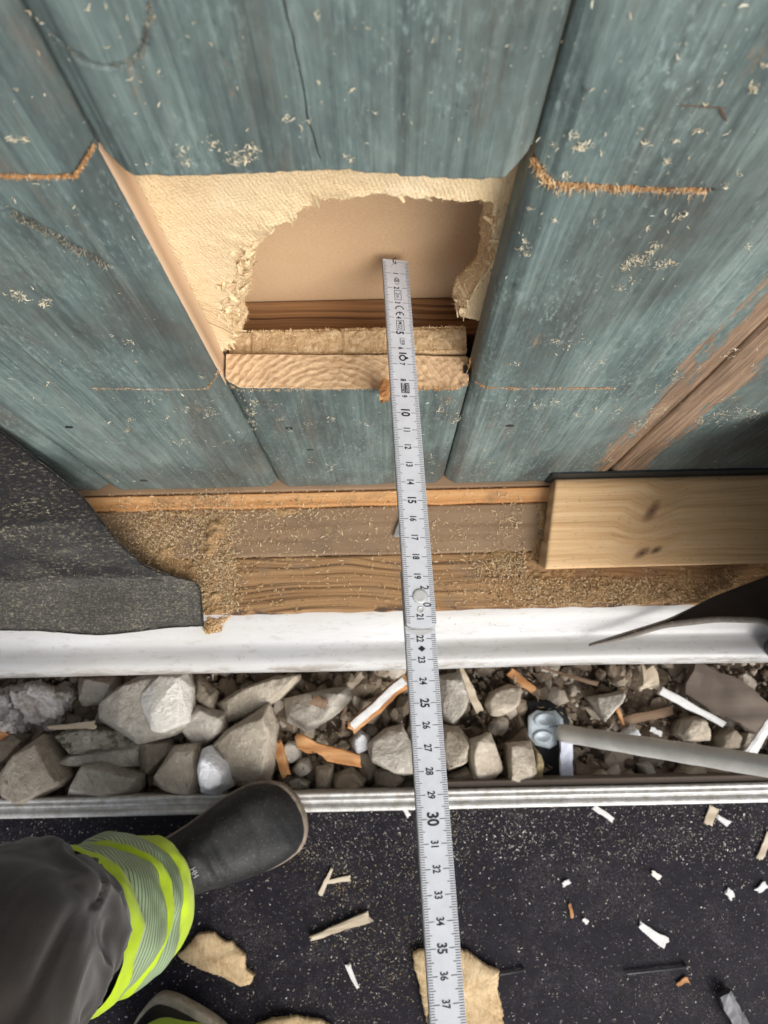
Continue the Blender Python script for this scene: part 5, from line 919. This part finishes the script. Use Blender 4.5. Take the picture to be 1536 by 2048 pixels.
# ------------------------------------------------------------------ the person: charcoal trousers with hi-vis cuffs, black boots
per = tag(empty('person', (-.27, -.5, 0)), 'person in charcoal trousers with yellow hi-vis cuffs and black rubber boots', 'person')
def tube_rings(path, rad, n=110, nt=96, wr=.004, sd=1, flat=1.0, fold=0):
    path = np.array(path, float); s = np.concatenate([[0], np.cumsum(np.linalg.norm(np.diff(path, axis=0), axis=1))]); u = np.linspace(0, s[-1], n); C_ = np.stack([np.interp(u, s, path[:, k]) for k in range(3)], 1); r = np.interp(u, s, rad)
    for _ in range(12): C_[1:-1] = .25 * C_[:-2] + .5 * C_[1:-1] + .25 * C_[2:]; r[1:-1] = .25 * r[:-2] + .5 * r[1:-1] + .25 * r[2:]
    T = np.gradient(C_, axis=0); T /= np.linalg.norm(T, axis=1)[:, None]; ref = np.array([1., .2, 0]); A_ = ref - T * (T @ ref)[:, None]; A_ /= np.linalg.norm(A_, axis=1)[:, None]; B_ = np.cross(T, A_)
    th = np.linspace(0, 2 * np.pi, nt, endpoint=False); R_ = np.zeros((n, nt, 3))
    for i in range(n):
        q = r[i] * (1 + 0 * th); e = st(np.cos(th) * 1.6, np.sin(th) * 1.6, 0 * th + u[i] * 16 + sd); q = q + wr * fbm(e + .6 * fbm(e * 1.3 + 9, 2)[:, None], 3) + wr * .5 * (1 - np.abs(fbm(st(np.cos(th) * 1.2 + u[i] * 9, np.sin(th) * 1.2, 0 * th + u[i] * 22 + sd + 4), 2))) ** 4
        R_[i] = C_[i] + A_[i] * (np.cos(th) * q)[:, None] + B_[i] * (np.sin(th) * q * flat)[:, None]
    return R_, u
tro = None
Vs, Fs = [], []; off = 0
# left leg (in the picture): hip, knee, shin down to the cuff
legs = [([(-.30, -.92, .84), (-.285, -.66, .72), (-.285, -.425, .56), (-.262, -.350, .50), (-.268, -.350, .43), (-.282, -.380, .30), (-.288, -.398, .235)], [.098, .090, .076, .067, .064, .058, .054]), ([(-.12, -.93, .84), (-.14, -.80, .70), (-.20, -.67, .52), (-.238, -.615, .40), (-.252, -.605, .28), (-.252, -.594, .215)], [.098, .088, .072, .062, .055, .052])]
for k, (pth, rd) in enumerate(legs):
    R_, u = tube_rings(pth, rd, 240, 140, .0062, 3 + 5 * k); n, t, _ = R_.shape; Vs.append(R_.reshape(-1, 3)); Fs.append(gridf(n, t, off, wrap=True)); off += n * t
th = np.linspace(0, 2 * np.pi, 64, endpoint=False); R_ = np.array([st(-.21 + a * np.cos(th), -.95 + b * np.sin(th), 0 * th + z) for a, b, z in ((.05, .04, .74), (.15, .10, .77), (.19, .13, .84), (.19, .13, .92), (.17, .115, 1.0), (.165, .11, 1.03), (.02, .02, 1.03))]); Vs.append(R_.reshape(-1, 3)); Fs.append(gridf(len(R_), 64, off, wrap=True))
tro = child(mk('trousers', np.concatenate(Vs), [np.concatenate(Fs)], TROUSER, None), per)
def band(name, c0, c1, r0, r1, mat, sd, wr=.003, n=26, bulge=.0, sd0=2.0):
    c0, c1 = np.array(c0), np.array(c1); R_ = []; th = np.linspace(0, 2 * np.pi, 120, endpoint=False); d = (c1 - c0) / np.linalg.norm(c1 - c0); A_ = np.array([1, 0, 0]) - d * d[0]; A_ /= np.linalg.norm(A_); B_ = np.cross(d, A_)
    for k in range(n):
        t = k / (n - 1); q = r0 + (r1 - r0) * t + bulge * math.sin(math.pi * t); e = st(np.cos(th) * 1.5, np.sin(th) * 1.5, 0 * th + t * .9 + sd); w = wr * fbm(e, 3); tz = float(c0[2] + (c1[2] - c0[2]) * t); ax = .016 * fbm(st(np.cos(th) * 1.1, np.sin(th) * 1.1, 0 * th + tz * 9 + sd0), 2)
        R_.append(c0 + (c1 - c0) * t + A_ * (np.cos(th) * (q + w))[:, None] + B_ * (np.sin(th) * (q + w))[:, None] + d * ax[:, None])
    inn = R_[-1] - (R_[-1] - R_[-1].mean(0)) * .06; R_.append(inn); R_.append(inn - d * .02)
    return child(loft(name, np.array(R_), mat, None, (False, False)), per)
A0, A1 = np.array([-.284, -.378, .335]), np.array([-.288, -.405, .125])
def along(t): return A0 + (A1 - A0) * t
seq = [('hi_vis_band', 0, .13, HIVIS), ('reflective_stripe', .13, .43, REFL), ('hi_vis_band', .43, .52, HIVIS), ('reflective_stripe', .52, .80, REFL), ('hi_vis_band', .80, 1.0, HIVIS)]
for k, (nm, a, b, m) in enumerate(seq): band(nm, along(a), along(b), .0655 + .006 * a, .0655 + .006 * b, m, 2 + k * .9, .0062, bulge=.0035 if m is HIVIS else .004)
B0, B1 = np.array([-.250, -.602, .27]), np.array([-.246, -.590, .09])
for k, (nm, a, b, m) in enumerate(seq): band(nm, B0 + (B1 - B0) * a, B0 + (B1 - B0) * b, .063, .064, m, 5 + k * .15, .0035)
def boot(ank, ang, name='boot', logo=False, sc=1.0, arch=1, so=1.0):
    ca, sa = math.cos(ang), math.sin(ang)
    def wl(p): p = np.asarray(p) * sc; return np.stack([ank[0] + p[..., 0] * ca - p[..., 1] * sa, ank[1] + p[..., 0] * sa + p[..., 1] * ca, p[..., 2]], -1)
    # stations along the foot: x, half width, top height, centre shift
    S_ = [(-.082, .006, .045, 0), (-.080, .020, .075, 0), (-.072, .031, .105, 0), (-.055, .036, .135, 0), (-.03, .038, .155, 0), (0, .039, .16, 0), (.03, .039, .155, 0), (.055, .039, .132, 0), (.08, .040, .112, .001), (.105, .043, .098, .002), (.13, .047, .087, .002), (.155, .049, .078, .001), (.175, .048, .070, 0), (.192, .043, .061, -.002), (.205, .034, .051, -.003), (.2125, .022, .040, -.004), (.2155, .008, .030, -.004)]
    X_ = np.array(S_); xi = np.concatenate([np.linspace(-.082, -.07, 8), np.linspace(-.068, .19, 70), np.linspace(.192, .2155, 16)]); I = [np.interp(xi, X_[:, 0], X_[:, k]) for k in (1, 2, 3)]
    for q in I: 
        for _ in range(3): q[1:-1] = .25 * q[:-2] + .5 * q[1:-1] + .25 * q[2:]
    th = np.linspace(0, 2 * np.pi, 64, endpoint=False); R_ = []
    for x, w, h, c in zip(xi, *I):
        cs, sn = np.cos(th), np.sin(th); zz = np.where(sn > 0, .030 + (h - .030) * np.abs(sn) ** .85, .030 - .018 * np.abs(sn) ** .5); w = w * 1.08; aw = .011 * math.exp(-((x - .05) / .035) ** 2); yy = c - (arch * aw * np.clip(arch * cs, 0, 1)) + w * np.sign(cs) * np.abs(cs) ** .8
        P = st(x + 0 * th, yy, zz); nz = .0012 * fbm(P * 34, 3) + .0026 * np.exp(-((x - .10) / .022) ** 2) * np.sin(x * 360 + yy * 40 + 3 * fbm(P * 30, 2)) - .002 * np.exp(-((x - .165 + yy * yy * 9) / .0022) ** 2); P[:, 2] += nz * (sn > 0); R_.append(wl(P))
    root = child(loft(name, np.array(R_), RUBBER), per)
    R_ = []
    ac = arch * .011 * np.exp(-((xi - .05) / .035) ** 2)
    for gq, z in ((.90, .002), (.93, .006), (.95, .016), (.97, .024), (.93, .028)):
        top_ = [(x, c + w * 1.08 * gq * so + .004 - max(0, q)) for x, w, c, q in zip(xi, I[0], I[2], ac)]; bot_ = [(x, c - w * 1.08 * gq * so - .004 + max(0, -q)) for x, w, c, q in zip(xi, I[0], I[2], ac)]; out = np.array(top_ + bot_[::-1]); out[:, 0] = .067 + (out[:, 0] - .067) * (1 + .02 * gq)
        R_.append(wl(st(out[:, 0], out[:, 1], z + .0008 * fbm(st(out[:, 0] * 80, out[:, 1] * 80, 0 * out[:, 0]), 2))))
    child(loft('sole', np.array(R_), SOLE1 if logo else SOLE), per).name = 'sole'
    if logo:
        h_ = lambda x: float(np.interp(x, xi, I[1]))
        def surf(x, y): w = np.interp(x, xi, I[0]); k = math.sqrt(max(0, 1 - min(1, abs(y / w)) ** 2.4)); return .030 + (h_(x) - .030) * k ** .85
        V, F2 = text_mesh('HH', .0058, .01, 1.0); o = [(.088 + v[1], -.004 - v[0], 0) for v in V]; o = [(x, y, surf(x, y) + .0016) for x, y, z in o]
        me = bpy.data.meshes.new('boot_logo'); me.from_pydata([tuple(wl(np.array(p))) for p in o], [], F2); me.materials.append(plain('logo_white', S(168, 168, 166), .5, .2, 200)); child(link('boot_logo', me), per)
    return root
boot(np.array([-.300, -.412]), math.radians(26), logo=True, arch=-1, sc=.95); boot(np.array([-.235, -.603]), math.radians(-30), so=1.16); SOLE2 = None
